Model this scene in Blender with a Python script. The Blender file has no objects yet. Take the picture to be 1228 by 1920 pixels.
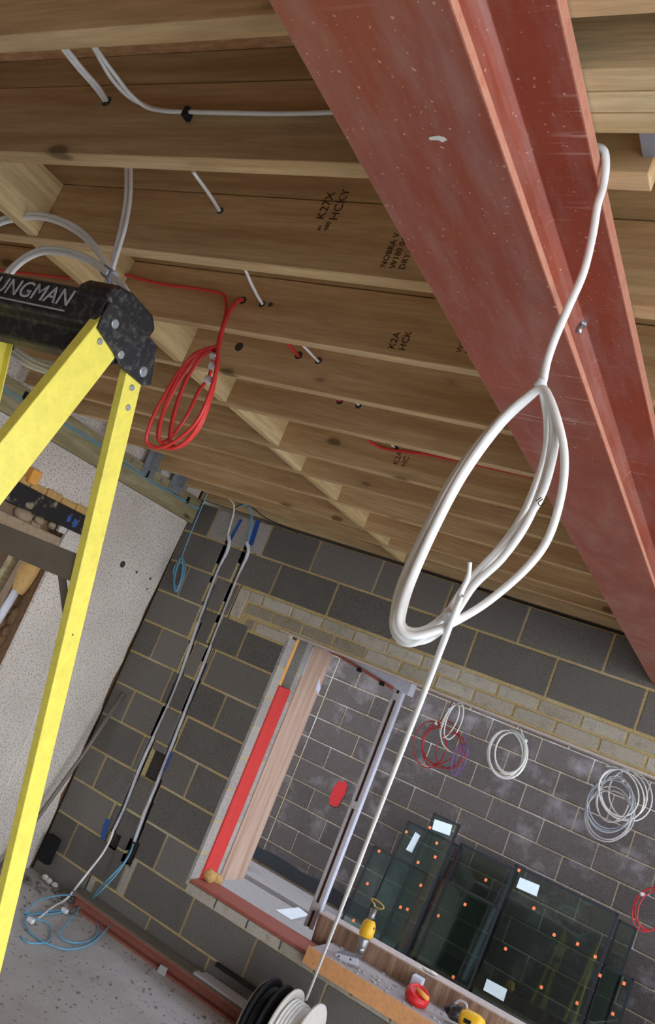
import bpy, math, random
from mathutils import Vector, Matrix
random.seed(7)
S = bpy.context.scene
COL = S.collection
H = 2.52                      # height of the block wall's top above the floor; z below is measured from the wall top

# ------------------------------------------------------------------ camera, sky, exposure
F_PX = 1570.19
CAM = Vector((2.6136, -4.3543, -0.7531))
def rodr(r):
    v = Vector(r); return Matrix.Rotation(v.length, 3, v.normalized())
RM = rodr((-0.2814, 0.5029, 0.3339)) @ Matrix(((1, 0, 0), (0, 0, -1), (0, 1, 0)))   # world -> camera (x right, y down, z forward)
right, down, fwd = RM[0], RM[1], RM[2]
cd = bpy.data.cameras.new('camera'); cam = bpy.data.objects.new('camera', cd); COL.objects.link(cam)
m = Matrix((( right[0], -down[0], -fwd[0]), (right[1], -down[1], -fwd[1]), (right[2], -down[2], -fwd[2]))).to_4x4()
m.translation = CAM + Vector((0, 0, H)); cam.matrix_world = m
cd.sensor_fit = 'VERTICAL'; cd.sensor_height = 36; cd.lens = 36 * F_PX / 1920; cd.clip_start = .02
S.camera = cam

W = bpy.data.worlds.new('sky'); S.world = W; W.use_nodes = True
nt = W.node_tree; nt.nodes.clear()
o_ = nt.nodes.new('ShaderNodeOutputWorld'); b_ = nt.nodes.new('ShaderNodeBackground')
tc = nt.nodes.new('ShaderNodeTexCoord'); sx = nt.nodes.new('ShaderNodeSeparateXYZ'); cr = nt.nodes.new('ShaderNodeValToRGB')
cr.color_ramp.elements[0].position = .48; cr.color_ramp.elements[0].color = (.80, .84, .90, 1)
cr.color_ramp.elements[1].position = .95; cr.color_ramp.elements[1].color = (.62, .74, .95, 1)
mr = nt.nodes.new('ShaderNodeMapRange'); mr.inputs[1].default_value = -1; mr.inputs[2].default_value = 1
nt.links.new(tc.outputs['Generated'], sx.inputs[0]); nt.links.new(sx.outputs[2], mr.inputs[0])
nt.links.new(mr.outputs[0], cr.inputs[0]); nt.links.new(cr.outputs[0], b_.inputs[0]); nt.links.new(b_.outputs[0], o_.inputs[0])
b_.inputs[1].default_value = 1.9
S.view_settings.view_transform = 'Standard'; S.view_settings.look = 'None'; S.view_settings.gamma = 1
S.view_settings.use_curve_mapping = False
S.view_settings.exposure = 1.62

# ------------------------------------------------------------------ helpers
def ray(u, v):
    d = Vector(((u - 614) / F_PX, (v - 960) / F_PX, 1)); return RM.transposed() @ d
def at(u, v, ax, val, off=0):
    """the point of the plane ax = val that the photograph shows at (u, v)"""
    d = ray(u, v); i = 'xyz'.index(ax); return CAM + d * ((val - CAM[i]) / d[i])
def atp(u, v, p, n):
    d = ray(u, v); n = Vector(n); return CAM + d * ((Vector(p) - CAM).dot(n) / d.dot(n))
def up(p): return Vector((p[0], p[1], p[2] + H))

class MB:
    def __init__(s): s.v = []; s.f = []; s.m = []; s.sm = []; s.t = []
    def add(s, vs, fs, mi=0, smooth=False, tint=.5):
        b = len(s.v); s.v += [up(p) for p in vs]
        for f in fs: s.f.append([b + i for i in f]); s.m.append(mi); s.sm.append(smooth); s.t.append(tint)
        return s
    def hexa(s, c, mi=0, tint=.5):     # c: bottom 4 (ccw seen from above) then top 4
        return s.add(c, [(3, 2, 1, 0), (4, 5, 6, 7), (0, 1, 5, 4), (1, 2, 6, 5), (2, 3, 7, 6), (3, 0, 4, 7)], mi, False, tint)
    def box(s, x0, x1, y0, y1, z0, z1, mi=0, tint=.5):
        return s.hexa([(x0, y0, z0), (x1, y0, z0), (x1, y1, z0), (x0, y1, z0), (x0, y0, z1), (x1, y0, z1), (x1, y1, z1), (x0, y1, z1)], mi, tint)
    def bar(s, p0, p1, wa, a, wb, b, mi=0, tint=.5):   # box from p0 to p1, width wa along a, wb along b (centred)
        p0, p1, a, b = map(Vector, (p0, p1, a, b)); c = []
        d = p1 - p0
        if d.cross(a).dot(b) < 0: b = -b
        for p in (p0, p1):
            for sa, sb in ((-1, -1), (1, -1), (1, 1), (-1, 1)): c.append(p + a * sa * wa / 2 + b * sb * wb / 2)
        return s.hexa(c, mi, tint)
    def prism(s, poly, ext, mi=0, tint=.5):
        poly = [Vector(p) for p in poly]; ext = Vector(ext); n = len(poly)
        nrm = Vector((0, 0, 0))
        for i in range(n): nrm += poly[i].cross(poly[(i + 1) % n])
        if nrm.dot(ext) > 0: poly = poly[::-1]
        vs = poly + [p + ext for p in poly]
        fs = [tuple(range(n)), tuple(range(2 * n - 1, n - 1, -1))] + [(i, n + i, n + (i + 1) % n, (i + 1) % n) for i in range(n)]
        fs = [tuple(f) for f in fs]
        return s.add(vs, fs, mi, False, tint)
    def tube(s, pts, r, n=8, closed=False, mi=0, flat=1.0):
        pts = [Vector(p) for p in pts]; N = len(pts); rs = r if isinstance(r, (list, tuple)) else [r] * N
        T = []
        for i in range(N):
            a = pts[(i - 1) % N] if closed or i > 0 else pts[0]; b = pts[(i + 1) % N] if closed or i < N - 1 else pts[-1]
            T.append((b - a).normalized() if (b - a).length > 1e-9 else Vector((0, 0, 1)))
        u = T[0].orthogonal().normalized(); vs = []
        for i in range(N):
            u = (u - T[i] * u.dot(T[i])); u = u.normalized() if u.length > 1e-6 else T[i].orthogonal().normalized()
            w = T[i].cross(u)
            for k in range(n):
                a = 2 * math.pi * k / n; vs.append(pts[i] + (u * math.cos(a) + w * math.sin(a) * flat) * rs[i])
        fs = []
        for i in range(N if closed else N - 1):
            j = (i + 1) % N
            for k in range(n): fs.append((i * n + k, i * n + (k + 1) % n, j * n + (k + 1) % n, j * n + k))
        s.add(vs, fs, mi, True)
        if not closed:
            b = len(s.v) - len(vs)
            s.f.append([b + k for k in range(n)][::-1]); s.f.append([b + (N - 1) * n + k for k in range(n)])
            s.m += [mi, mi]; s.sm += [False, False]; s.t += [.5, .5]
        return s
    def cyl(s, p0, p1, r0, r1=None, n=20, mi=0):
        p0, p1 = Vector(p0), Vector(p1); r1 = r0 if r1 is None else r1
        d = (p1 - p0).normalized(); u = d.orthogonal().normalized(); w = d.cross(u); vs = []
        for p, r in ((p0, r0), (p1, r1)):
            for k in range(n):
                a = 2 * math.pi * k / n; vs.append(p + (u * math.cos(a) + w * math.sin(a)) * r)
        b = len(s.v); s.v += [up(p) for p in vs]
        for k in range(n): s.f.append([b + k, b + (k + 1) % n, b + n + (k + 1) % n, b + n + k]); s.m.append(mi); s.sm.append(True); s.t.append(.5)
        s.f += [[b + k for k in range(n)][::-1], [b + n + k for k in range(n)]]; s.m += [mi, mi]; s.sm += [False, False]; s.t += [.5, .5]
        return s
    def lathe(s, c, ax, prof, n=40, mi=0):          # prof: (distance along ax, radius), closed profile ends on the axis
        c, ax = Vector(c), Vector(ax).normalized(); u = ax.orthogonal().normalized(); w = ax.cross(u); vs = []
        for t, r in prof:
            for k in range(n):
                a = 2 * math.pi * k / n; vs.append(c + ax * t + (u * math.cos(a) + w * math.sin(a)) * max(r, 1e-4))
        fs = [(i * n + k, i * n + (k + 1) % n, (i + 1) * n + (k + 1) % n, (i + 1) * n + k) for i in range(len(prof) - 1) for k in range(n)]
        return s.add(vs, fs, mi, True)
    def lump(s, c, r, sc=(1, 1, 1), seed=0, mi=0, tint=.5, n=7):
        rnd = random.Random(seed); vs = []; c = Vector(c)
        for i in range(n + 1):
            for k in range(n * 2):
                th = math.pi * i / n; ph = math.pi * k / n
                rr = r * (1 if i in (0, n) else rnd.uniform(.8, 1.15))
                vs.append(c + Vector((rr * math.sin(th) * math.cos(ph) * sc[0], rr * math.sin(th) * math.sin(ph) * sc[1], rr * math.cos(th) * sc[2])))
        fs = []
        for i in range(n):
            for k in range(n * 2): fs.append((i * 2 * n + k, (i + 1) * 2 * n + k, (i + 1) * 2 * n + (k + 1) % (2 * n), i * 2 * n + (k + 1) % (2 * n)))
        return s.add(vs, fs, mi, True, tint)
    def build(s, name, mats, parent=None, origin=None, bevel=0, seg=2):
        if not isinstance(mats, (list, tuple)): mats = [mats]
        if origin is None:
            xs = [p[0] for p in s.v]; ys = [p[1] for p in s.v]; zs = [p[2] for p in s.v]
            og = Vector(((min(xs) + max(xs)) / 2, (min(ys) + max(ys)) / 2, min(zs)))
        else: og = up(origin)
        me = bpy.data.meshes.new(name); me.from_pydata([p - og for p in s.v], [], s.f)
        for mt in mats: me.materials.append(mt)
        me.polygons.foreach_set('material_index', s.m); me.polygons.foreach_set('use_smooth', s.sm)
        at_ = me.attributes.new('tint', 'FLOAT', 'FACE'); at_.data.foreach_set('value', s.t)
        me.update()
        ob = bpy.data.objects.new(name, me); COL.objects.link(ob)
        if parent is not None:
            ob.parent = parent; pw = parent['_w']; ob.location = og - Vector(pw)
        else: ob.location = og
        ob['_w'] = tuple(og)
        if bevel:
            bm_ = ob.modifiers.new('bevel', 'BEVEL'); bm_.width = bevel; bm_.segments = seg; bm_.limit_method = 'ANGLE'; bm_.angle_limit = .7
        return ob
def tag(o, label=None, cat=None, group=None, kind=None):
    if label: o['label'] = label
    if cat: o['category'] = cat
    if group: o['group'] = group
    if kind: o['kind'] = kind
    return o
def thing(name, p, label, cat, group=None):
    e = bpy.data.objects.new(name, None); COL.objects.link(e); e.location = up(p); e['_w'] = tuple(up(p)); e.empty_display_size = .05
    return tag(e, label, cat, group)
def struct(o): o['kind'] = 'structure'; return o
def smooth(pts, k=8, closed=False):
    pts = [Vector(p) for p in pts]; n = len(pts); out = []
    for i in range(n if closed else n - 1):
        if closed: p0, p1, p2, p3 = pts[(i - 1) % n], pts[i], pts[(i + 1) % n], pts[(i + 2) % n]
        else: p0, p1, p2, p3 = pts[max(i - 1, 0)], pts[i], pts[i + 1], pts[min(i + 2, n - 1)]
        for j in range(k):
            t = j / k
            out.append(.5 * ((2 * p1) + (p2 - p0) * t + (2 * p0 - 5 * p1 + 4 * p2 - p3) * t * t + (3 * p1 - p0 - 3 * p2 + p3) * t ** 3))
    if not closed: out.append(pts[-1])
    return out
def text(body, org, xd, yd, size, mat, parent, name='lettering', thick=.0006, shear=0, align='LEFT', label=None):
    cu = bpy.data.curves.new('t', 'FONT'); cu.body = body; cu.size = size; cu.extrude = thick; cu.shear = shear; cu.align_x = align; cu.resolution_u = 3
    tmp = bpy.data.objects.new('t', cu); COL.objects.link(tmp); dg = bpy.context.evaluated_depsgraph_get()
    me = bpy.data.meshes.new_from_object(tmp.evaluated_get(dg)); bpy.data.objects.remove(tmp); bpy.data.curves.remove(cu)
    xd = Vector(xd).normalized(); yd = Vector(yd); yd = (yd - xd * yd.dot(xd)).normalized(); zd = xd.cross(yd)
    R3 = Matrix((xd, yd, zd)).transposed()
    me.transform(R3.to_4x4()); me.materials.clear(); me.materials.append(mat)
    ob = bpy.data.objects.new(name, me); COL.objects.link(ob); w = up(org)
    ob.location = w - Vector(parent['_w']) if parent is not None else w
    if parent is not None: ob.parent = parent
    ob['_w'] = tuple(w)
    return ob
def minus(rects, hole):
    out = []
    for (a, b, c, d) in rects:
        x0, x1, z0, z1 = hole
        if x1 <= a or x0 >= b or z1 <= c or z0 >= d: out.append((a, b, c, d)); continue
        if x0 > a: out.append((a, x0, c, d))
        if x1 < b: out.append((x1, b, c, d))
        a2, b2 = max(a, x0), min(b, x1)
        if z0 > c: out.append((a2, b2, c, z0))
        if z1 < d: out.append((a2, b2, z1, d))
    return [r for r in out if r[1] - r[0] > .004 and r[3] - r[2] > .004]

# ------------------------------------------------------------------ materials
def srgb(r, g, b):
    f = lambda c: (c / 255 / 12.92) if c / 255 <= .04045 else ((c / 255 + .055) / 1.055) ** 2.4
    return (f(r), f(g), f(b), 1)
class NM:
    def __init__(s, name, rough=.7, spec=.3):
        s.m = bpy.data.materials.new(name); s.m.use_nodes = True; s.t = s.m.node_tree; s.n = s.t.nodes
        s.b = s.n['Principled BSDF']; s.b.inputs['Roughness'].default_value = rough
        s.b.inputs['Specular IOR Level'].default_value = spec
    def node(s, ty, **kw):
        n = s.n.new(ty)
        for k, v in kw.items():
            if isinstance(k, str) and hasattr(n, k): setattr(n, k, v)
        return n
    def link(s, a, b): s.t.links.new(a, b)
    def coord(s, scale=(1, 1, 1), rnd=0, kind='Object'):
        t = s.node('ShaderNodeTexCoord'); mp = s.node('ShaderNodeMapping'); mp.inputs['Scale'].default_value = scale
        src = t.outputs[kind]
        if rnd:
            oi = s.node('ShaderNodeObjectInfo'); ml = s.node('ShaderNodeMath', operation='MULTIPLY'); ml.inputs[1].default_value = rnd
            s.link(oi.outputs['Random'], ml.inputs[0]); ad = s.node('ShaderNodeVectorMath', operation='ADD')
            s.link(src, ad.inputs[0]); s.link(ml.outputs[0], ad.inputs[1]); src = ad.outputs[0]
        s.link(src, mp.inputs[0]); return mp.outputs[0]
    def noise(s, vec, scale, detail=4, rough=.55):
        n = s.node('ShaderNodeTexNoise'); n.inputs['Scale'].default_value = scale; n.inputs['Detail'].default_value = detail; n.inputs['Roughness'].default_value = rough
        if vec: s.link(vec, n.inputs['Vector'])
        return n.outputs['Fac']
    def ramp(s, fac, stops):
        r = s.node('ShaderNodeValToRGB'); e = r.color_ramp.elements
        while len(e) < len(stops): e.new(.5)
        for i, (p, c) in enumerate(stops): e[i].position = p; e[i].color = c if len(c) == 4 else (*c, 1)
        s.link(fac, r.inputs[0]); return r.outputs[0]
    def mix(s, fac, a, b, mode='MIX'):
        mx = s.node('ShaderNodeMix'); mx.data_type = 'RGBA'; mx.blend_type = mode
        for sock, v in ((mx.inputs[0], fac), (mx.inputs[6], a), (mx.inputs[7], b)):
            if hasattr(v, 'is_output'): s.link(v, sock)
            elif isinstance(v, (int, float)): sock.default_value = v
            else: sock.default_value = v
        return mx.outputs[2]
    def base(s, c):
        if hasattr(c, 'is_output'): s.link(c, s.b.inputs['Base Color'])
        else: s.b.inputs['Base Color'].default_value = c
    def bump(s, h, st=.3, d=.002):
        b = s.node('ShaderNodeBump'); b.inputs['Strength'].default_value = st; b.inputs['Distance'].default_value = d
        s.link(h, b.inputs['Height']); s.link(b.outputs[0], s.b.inputs['Normal'])
BW = lambda v: (v, v, v, 1)
def plain(name, c, rough=.6, metal=0, spec=.4, dirt=0, dirtc=(.1, .09, .08, 1)):
    q = NM(name, rough, spec); q.b.inputs['Metallic'].default_value = metal
    v = q.coord((1, 1, 1)); n = q.noise(v, 25, 5)
    col = q.mix(q.ramp(n, [(.35, BW(0)), (.75, BW(1))]), c, tuple(min(1, x * .86) for x in c[:3]) + (1,))
    if dirt: col = q.mix(q.ramp(q.noise(v, 60, 6, .7), [(.5, BW(0)), (.7, BW(dirt))]), col, dirtc)
    q.base(col); return q.m
def timber(name, light, dark, axis='x', knots=True, rough=.72, streak=1.0):
    q = NM(name, rough, .25)
    sc = {'x': (1.0, 16, 16), 'y': (16, 1.0, 16), 'z': (16, 16, 1.0)}[axis]
    v = q.coord(sc, 37); big = q.noise(v, 1.3, 3, .5); fine = q.noise(v, 7, 6, .65)
    c = q.mix(q.ramp(big, [(.35, BW(0)), (.68, BW(1))]), light, dark)
    c = q.mix(q.ramp(fine, [(.42, BW(0)), (.6, BW(.38 * streak))]), c, tuple(x * .55 for x in dark[:3]) + (1,))
    if knots:
        ks = {'x': (1, 2.4, 2.4), 'y': (2.4, 1, 2.4), 'z': (2.4, 2.4, 1)}[axis]
        kv = q.coord(ks, 11)
        vo = q.node('ShaderNodeTexVoronoi'); vo.inputs['Scale'].default_value = 3.6
        wob = q.noise(kv, 9, 2); ad = q.node('ShaderNodeVectorMath', operation='ADD'); sc_ = q.node('ShaderNodeVectorMath', operation='SCALE')
        sc_.inputs['Scale'].default_value = .05; cb = q.node('ShaderNodeCombineXYZ'); q.link(wob, cb.inputs[0]); q.link(wob, cb.inputs[1])
        q.link(cb.outputs[0], sc_.inputs[0]); q.link(kv, ad.inputs[0]); q.link(sc_.outputs[0], ad.inputs[1]); q.link(ad.outputs[0], vo.inputs['Vector'])
        k = q.ramp(vo.outputs['Distance'], [(.09, BW(.85)), (.125, BW(.55)), (.15, BW(.16)), (.26, BW(0))])
        c = q.mix(k, c, tuple(x * .28 for x in dark[:3]) + (1,))
    q.base(c); q.bump(fine, .25, .0015); return q.m
def masonry(name, c, c2, speck=.5, scale=160, stain=None, rough=.92, bump=.6):
    q = NM(name, rough, .15); v = q.coord((1, 1, 1)); a = q.node('ShaderNodeAttribute'); a.attribute_name = 'tint'
    col = q.mix(a.outputs['Fac'], c, c2)
    n1 = q.noise(v, scale, 6, .7); n2 = q.noise(v, 7, 5, .6)
    col = q.mix(q.ramp(n1, [(.45, BW(0)), (.62, BW(speck))]), col, tuple(min(1, x * 2.0 + .02) for x in c[:3]) + (1,))
    col = q.mix(q.ramp(n1, [(.36, BW(.6)), (.46, BW(0))]), col, tuple(x * .45 for x in c[:3]) + (1,))
    col = q.mix(q.ramp(n2, [(.45, BW(0)), (.75, BW(.35))]), col, tuple(min(1, x * 1.7 + .01) for x in c[:3]) + (1,))
    if stain: col = q.mix(q.ramp(q.noise(v, stain[0], 7, .65), [(stain[1], BW(0)), (stain[2], BW(stain[3]))]), col, stain[4])
    q.base(col); q.bump(n1, bump, .004); return q, col, v
M = {}
M['joist'] = timber('treated_timber', srgb(220, 189, 142), srgb(188, 151, 104), streak=.8)
M['firring'] = timber('firring_timber', srgb(210, 184, 138), srgb(180, 148, 104), knots=False, streak=.8)
M['noggin'] = timber('pale_timber', srgb(232, 208, 158), srgb(206, 176, 122), 'y')
M['ledger'] = timber('ledger_timber', srgb(176, 164, 128), srgb(140, 126, 90), 'y')
M['new_x'] = timber('trimmer_timber', srgb(226, 204, 158), srgb(204, 178, 128))
M['ply'] = timber('plywood', srgb(206, 176, 156), srgb(180, 146, 126), 'z', knots=False, streak=.6)
M['ply_x'] = timber('plywood_upstand', srgb(176, 146, 122), srgb(128, 98, 78), 'z', knots=False, streak=1.2)
M['orange_board'] = plain('orange_brown_board', srgb(222, 160, 104), .6, dirt=.5, dirtc=srgb(150, 110, 80))
q, c_, v_ = masonry('dark_block', srgb(92, 88, 83), srgb(128, 122, 114)); q.base(c_); M['block'] = q.m
q, c_, v_ = masonry('light_block', srgb(150, 146, 140), srgb(178, 172, 162)); M['lblock'] = q.m
q, c_, v_ = masonry('coursing_brick', srgb(136, 126, 106), srgb(206, 200, 188), stain=(18, .5, .75, .5, srgb(120, 108, 84))); M['brick'] = q.m
q, c_, v_ = masonry('sandy_mortar', srgb(178, 156, 106), srgb(194, 174, 128), .25, 90, bump=.9, stain=(2.5, .5, .68, .6, srgb(206, 200, 186))); M['mortar'] = q.m
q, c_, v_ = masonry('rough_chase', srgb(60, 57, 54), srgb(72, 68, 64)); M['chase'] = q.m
q, c_, v_ = masonry('outer_block', srgb(60, 53, 49), srgb(76, 67, 62), stain=(4, .53, .74, .45, srgb(140, 132, 132))); M['oblock'] = q.m
q, c_, v_ = masonry('outer_mortar', srgb(128, 112, 88), srgb(146, 132, 112), .3, 80, stain=(3, .5, .66, .8, srgb(170, 162, 158))); M['omortar'] = q.m
# concrete floor
q = NM('concrete_screed', .75, .3); v = q.coord(); n = q.noise(v, 3, 6, .6)
c = q.mix(q.ramp(n, [(.35, BW(0)), (.7, BW(1))]), srgb(198, 196, 194), srgb(176, 173, 170))
c = q.mix(q.ramp(q.noise(v, 38, 4, .7), [(.60, BW(0)), (.66, BW(.8))]), c, srgb(96, 88, 78))
q.base(c); q.bump(q.noise(v, 60, 4), .2, .002); M['floor'] = q.m
# speckled board
q = NM('speckled_board', .9, .15); v = q.coord(); n = q.noise(v, 95, 3, .6)
c = q.mix(q.ramp(q.noise(v, 2.2, 4), [(.35, BW(0)), (.7, BW(1))]), srgb(226, 216, 204), srgb(206, 196, 184))
c = q.mix(q.ramp(n, [(.52, BW(0)), (.62, BW(.75))]), c, srgb(140, 128, 120)); q.base(c); q.bump(n, .3, .002); M['board'] = q.m
# OSB
q = NM('strand_board', .8, .2); v = q.coord((6, 22, 6)); vo = q.node('ShaderNodeTexVoronoi'); vo.inputs['Scale'].default_value = 3; q.link(v, vo.inputs['Vector'])
c = q.mix(vo.outputs['Color'], srgb(238, 196, 146), srgb(206, 156, 108)); q.base(q.mix(q.ramp(q.noise(v, 4, 5), [(.4, BW(0)), (.7, BW(.6))]), c, srgb(170, 120, 80))); M['osb'] = q.m
# red oxide steel
q = NM('red_oxide_steel', .36, .5); v = q.coord((1, 1, 1)); n = q.noise(v, 4, 6, .6)
c = q.mix(q.ramp(n, [(.35, BW(0)), (.7, BW(1))]), srgb(154, 76, 54), srgb(140, 67, 49))
c = q.mix(q.ramp(q.noise(v, 150, 3, .5), [(.67, BW(0)), (.71, BW(.7))]), c, srgb(226, 180, 150))
c = q.mix(q.ramp(q.noise(q.coord((6, 1.2, 6)), 3, 6, .7), [(.45, BW(0)), (.75, BW(.42))]), c, srgb(170, 146, 138))
sv = q.coord((3, 70, 3)); sl = q.ramp(q.noise(sv, 1.5, 4, .6), [(.60, BW(0)), (.64, BW(.55))]); mk = q.ramp(q.noise(v, 1.6, 2), [(.5, BW(0)), (.6, BW(1))])
c = q.mix(q.mix(1.0, sl, mk, 'MULTIPLY'), c, srgb(206, 168, 150))
q.base(c); q.bump(q.noise(v, 30, 5), .08, .002)
q.link(q.ramp(q.noise(v, 7, 5), [(.3, BW(.28)), (.7, BW(.48))]), q.b.inputs['Roughness']); M['red_steel'] = q.m
M['red_edge'] = plain('pale_flange_edge', srgb(190, 132, 108), .6, dirt=.8, dirtc=srgb(180, 96, 72))  # flange edges paler and more orange than the beam faces
M['red_closer'] = plain('red_cavity_closer', srgb(226, 70, 66), .5)
M['red_sill'] = plain('red_painted_sill', srgb(170, 92, 76), .6, dirt=.7, dirtc=srgb(150, 120, 100))
M['white_cable'] = plain('white_cable', srgb(250, 249, 244), .38, spec=.5)
M['grey_cable'] = plain('grey_cable', srgb(178, 186, 198), .35, spec=.5)
M['red_cable'] = plain('red_cable', srgb(226, 62, 56), .4, spec=.5)
M['dark_red_cable'] = plain('deep_red_cable', srgb(190, 48, 52), .4)
M['purple_cable'] = plain('purple_cable', srgb(132, 92, 158), .4)
M['blue_cable'] = plain('blue_cable', srgb(112, 176, 206), .4)
M['tape'] = plain('white_tape', srgb(242, 242, 246), .5)
M['grey_tape'] = plain('grey_tape', srgb(150, 152, 166), .4)
M['yellow'] = plain('yellow_fibreglass', srgb(246, 230, 100), .33, dirt=.2, dirtc=srgb(170, 150, 60))
M['black'] = plain('black_plastic', srgb(38, 37, 39), .38, dirt=.55, dirtc=srgb(120, 118, 112))
M['black_clean'] = plain('black_rubber', srgb(26, 26, 28), .6)
M['dpm'] = plain('black_membrane', srgb(20, 20, 22), .8)
M['letter'] = plain('worn_white_lettering', srgb(190, 190, 190), .6, dirt=.6, dirtc=srgb(80, 80, 80))
M['ink'] = plain('brown_ink', srgb(66, 46, 26), .8)
M['zinc'] = plain('zinc_steel', srgb(196, 200, 206), .35, metal=.85, dirt=.3)
M['galv'] = plain('galvanised_sheet', srgb(168, 174, 182), .42, metal=.6)
M['grey_metal'] = plain('dull_grey_metal', srgb(128, 120, 108), .55, metal=.3)
M['conduit'] = plain('grey_conduit', srgb(214, 216, 222), .4)
M['upvc'] = plain('white_frame_plastic', srgb(212, 214, 226), .35)
M['foil'] = plain('brown_frame_foil', srgb(96, 40, 36), .4)
M['grit'] = plain('grey_grit', srgb(130, 122, 112), .9, dirt=.5)
M['dusty_steel'] = plain('dusty_red_steel', srgb(158, 94, 78), .6, dirt=.5, dirtc=srgb(170, 140, 124))
M['dusty_ply_edge'] = plain('dusty_ply_edge', srgb(190, 172, 162), .8, dirt=.4)
M['foam'] = plain('tan_foam', srgb(206, 166, 104), .85, dirt=.5, dirtc=srgb(150, 110, 60))
M['pir'] = plain('orange_insulation', srgb(250, 178, 84), .8)
M['plaster'] = plain('dusty_white', srgb(222, 216, 206), .8)
M['pinkboard'] = plain('grey_pink_paving', srgb(176, 166, 162), .8, dirt=.5, dirtc=srgb(140, 130, 122))
M['lintel_plate'] = plain('painted_lintel_plate', srgb(206, 190, 178), .6)
M['earth'] = plain('brown_soil', srgb(120, 92, 64), .95, dirt=.8, dirtc=srgb(70, 52, 38))
M['tanstone'] = plain('tan_stone', srgb(176, 152, 124), .9, dirt=.5)
M['blue_paint'] = plain('blue_marking_paint', srgb(46, 88, 168), .6)
M['red_paint'] = plain('red_marking_paint', srgb(168, 26, 28), .8)
M['black_lintel'] = NM('bitumen_painted_lintel', .6, .3)
q = M['black_lintel']; v = q.coord(); q.base(q.mix(q.ramp(q.noise(v, 9, 6, .65), [(.53, BW(0)), (.6, BW(1))]), srgb(40, 38, 38), srgb(150, 138, 112))); M['black_lintel'] = q.m
M['tool_yellow'] = plain('tool_yellow', srgb(244, 190, 48), .4)
M['tool_grey'] = plain('tool_grey_metal', srgb(150, 148, 146), .35, metal=.6)
M['brass'] = plain('brassy_metal', srgb(216, 180, 110), .35, metal=.6)
M['red_plastic'] = plain('red_plastic', srgb(216, 44, 46), .4)
M['cork'] = plain('orange_cork', srgb(236, 122, 72), .7)
M['sheet_white'] = plain('white_sticker', srgb(198, 206, 204), .5)
M['trunking'] = plain('grey_white_trim', srgb(190, 188, 186), .5)
# glass
q = NM('tinted_glass'); t_ = q.t; t_.nodes.remove(q.b); gl = q.node('ShaderNodeBsdfGlossy'); gl.inputs['Roughness'].default_value = .03
gl.inputs['Color'].default_value = (.9, 1, 1, 1); tr = q.node('ShaderNodeBsdfTransparent'); tr.inputs['Color'].default_value = (.76, .86, .83, 1)
fr = q.node('ShaderNodeFresnel'); fr.inputs['IOR'].default_value = 1.6; ms = q.node('ShaderNodeMixShader')
q.link(fr.outputs[0], ms.inputs[0]); q.link(tr.outputs[0], ms.inputs[1]); q.link(gl.outputs[0], ms.inputs[2])
q.link(ms.outputs[0], q.n['Material Output'].inputs[0]); M['glass'] = q.m

# ------------------------------------------------------------------ setting: floor, ground, deck
mb = MB(); mb.box(-1.5, 5.2, -5.6, .0, -2.62, -2.52); struct(mb.build('floor', M['floor']))
mb = MB(); mb.box(-9, 12, -16, -5.6, -2.72, -2.54); mb.box(-9, 12, 0, 6, -2.72, -2.521, 1); mb.box(5.2, 12, -5.6, 0, -2.72, -2.54)
M['bounce_slab'] = plain('bounce_concrete_slab', srgb(206, 202, 196), .85, dirt=.3, dirtc=srgb(150, 146, 140))  # unseen ground, made pale to bounce daylight up under the joists
M['paving'] = plain('weathered_paving', srgb(128, 118, 112), .85, dirt=.5, dirtc=srgb(90, 82, 76))
struct(mb.build('floor_ground', [M['bounce_slab'], M['paving']]))
mb = MB(); mb.box(-1.3, 4.9, -5.3, .75, .272, .29); struct(mb.build('ceiling', M['osb']))

mb = MB(); mb.box(-1.3, 3.7, -5.45, -5.3, -2.52, .27); struct(mb.build('wall_back_light_screen', M['block']))  # unseen wall added to keep daylight behind the camera off the joist faces
# ------------------------------------------------------------------ far block wall
XR = 4.9
opening = (.05, 3.6, -2.092, -.603)
chases = [(-.545, -.425, -1.72, -1.55), (-.585, -.50, -2.17, -2.08), (-.44, -.355, -2.20, -2.06)]
for path in (((-.645, -.19), (-.638, -.349), (-.603, -.74), (-.573, -1.165), (-.574, -1.686), (-.565, -2.09)), ((-.489, -.18), (-.477, -.419), (-.452, -.84), (-.430, -1.287), (-.407, -1.683), (-.388, -2.10))):
    for (xa, za), (xb, zb) in zip(path, path[1:]):
        n_ = max(1, int((za - zb) / .11))
        for k in range(n_):
            t0, t1 = k / n_, (k + 1) / n_; xm = xa + (xb - xa) * (t0 + t1) / 2; e = .004 * math.sin(7 * (za + k))
            chases.append((xm - .030 + e, xm + .013 + e, za + (zb - za) * t1, za + (zb - za) * t0))
def clip(r, holes):
    rs = [r]
    for h in holes: rs = minus(rs, h)
    return rs
mb = MB()
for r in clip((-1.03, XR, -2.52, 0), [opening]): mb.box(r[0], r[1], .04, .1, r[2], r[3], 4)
for r in clip((-1.03, XR, -2.52, 0), [opening] + chases): mb.box(r[0], r[1], .005, .041, r[2], r[3], 0)
rnd = random.Random(3)
def block(x0, x1, z0, z1, mi, tint, y0=0.0):
    g = .0068
    for r in clip((x0 + g, x1 - g, z0 + g, z1 - g), [opening] + chases):
        if r[1] - r[0] < .012: continue
        mb.box(r[0], r[1], y0 + rnd.uniform(-.0015, .0015), .041, r[2], r[3], mi, tint)
zc = [-.0] + [-.2148 * j + .002 for j in range(1, 12)] + [-2.52]
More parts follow.
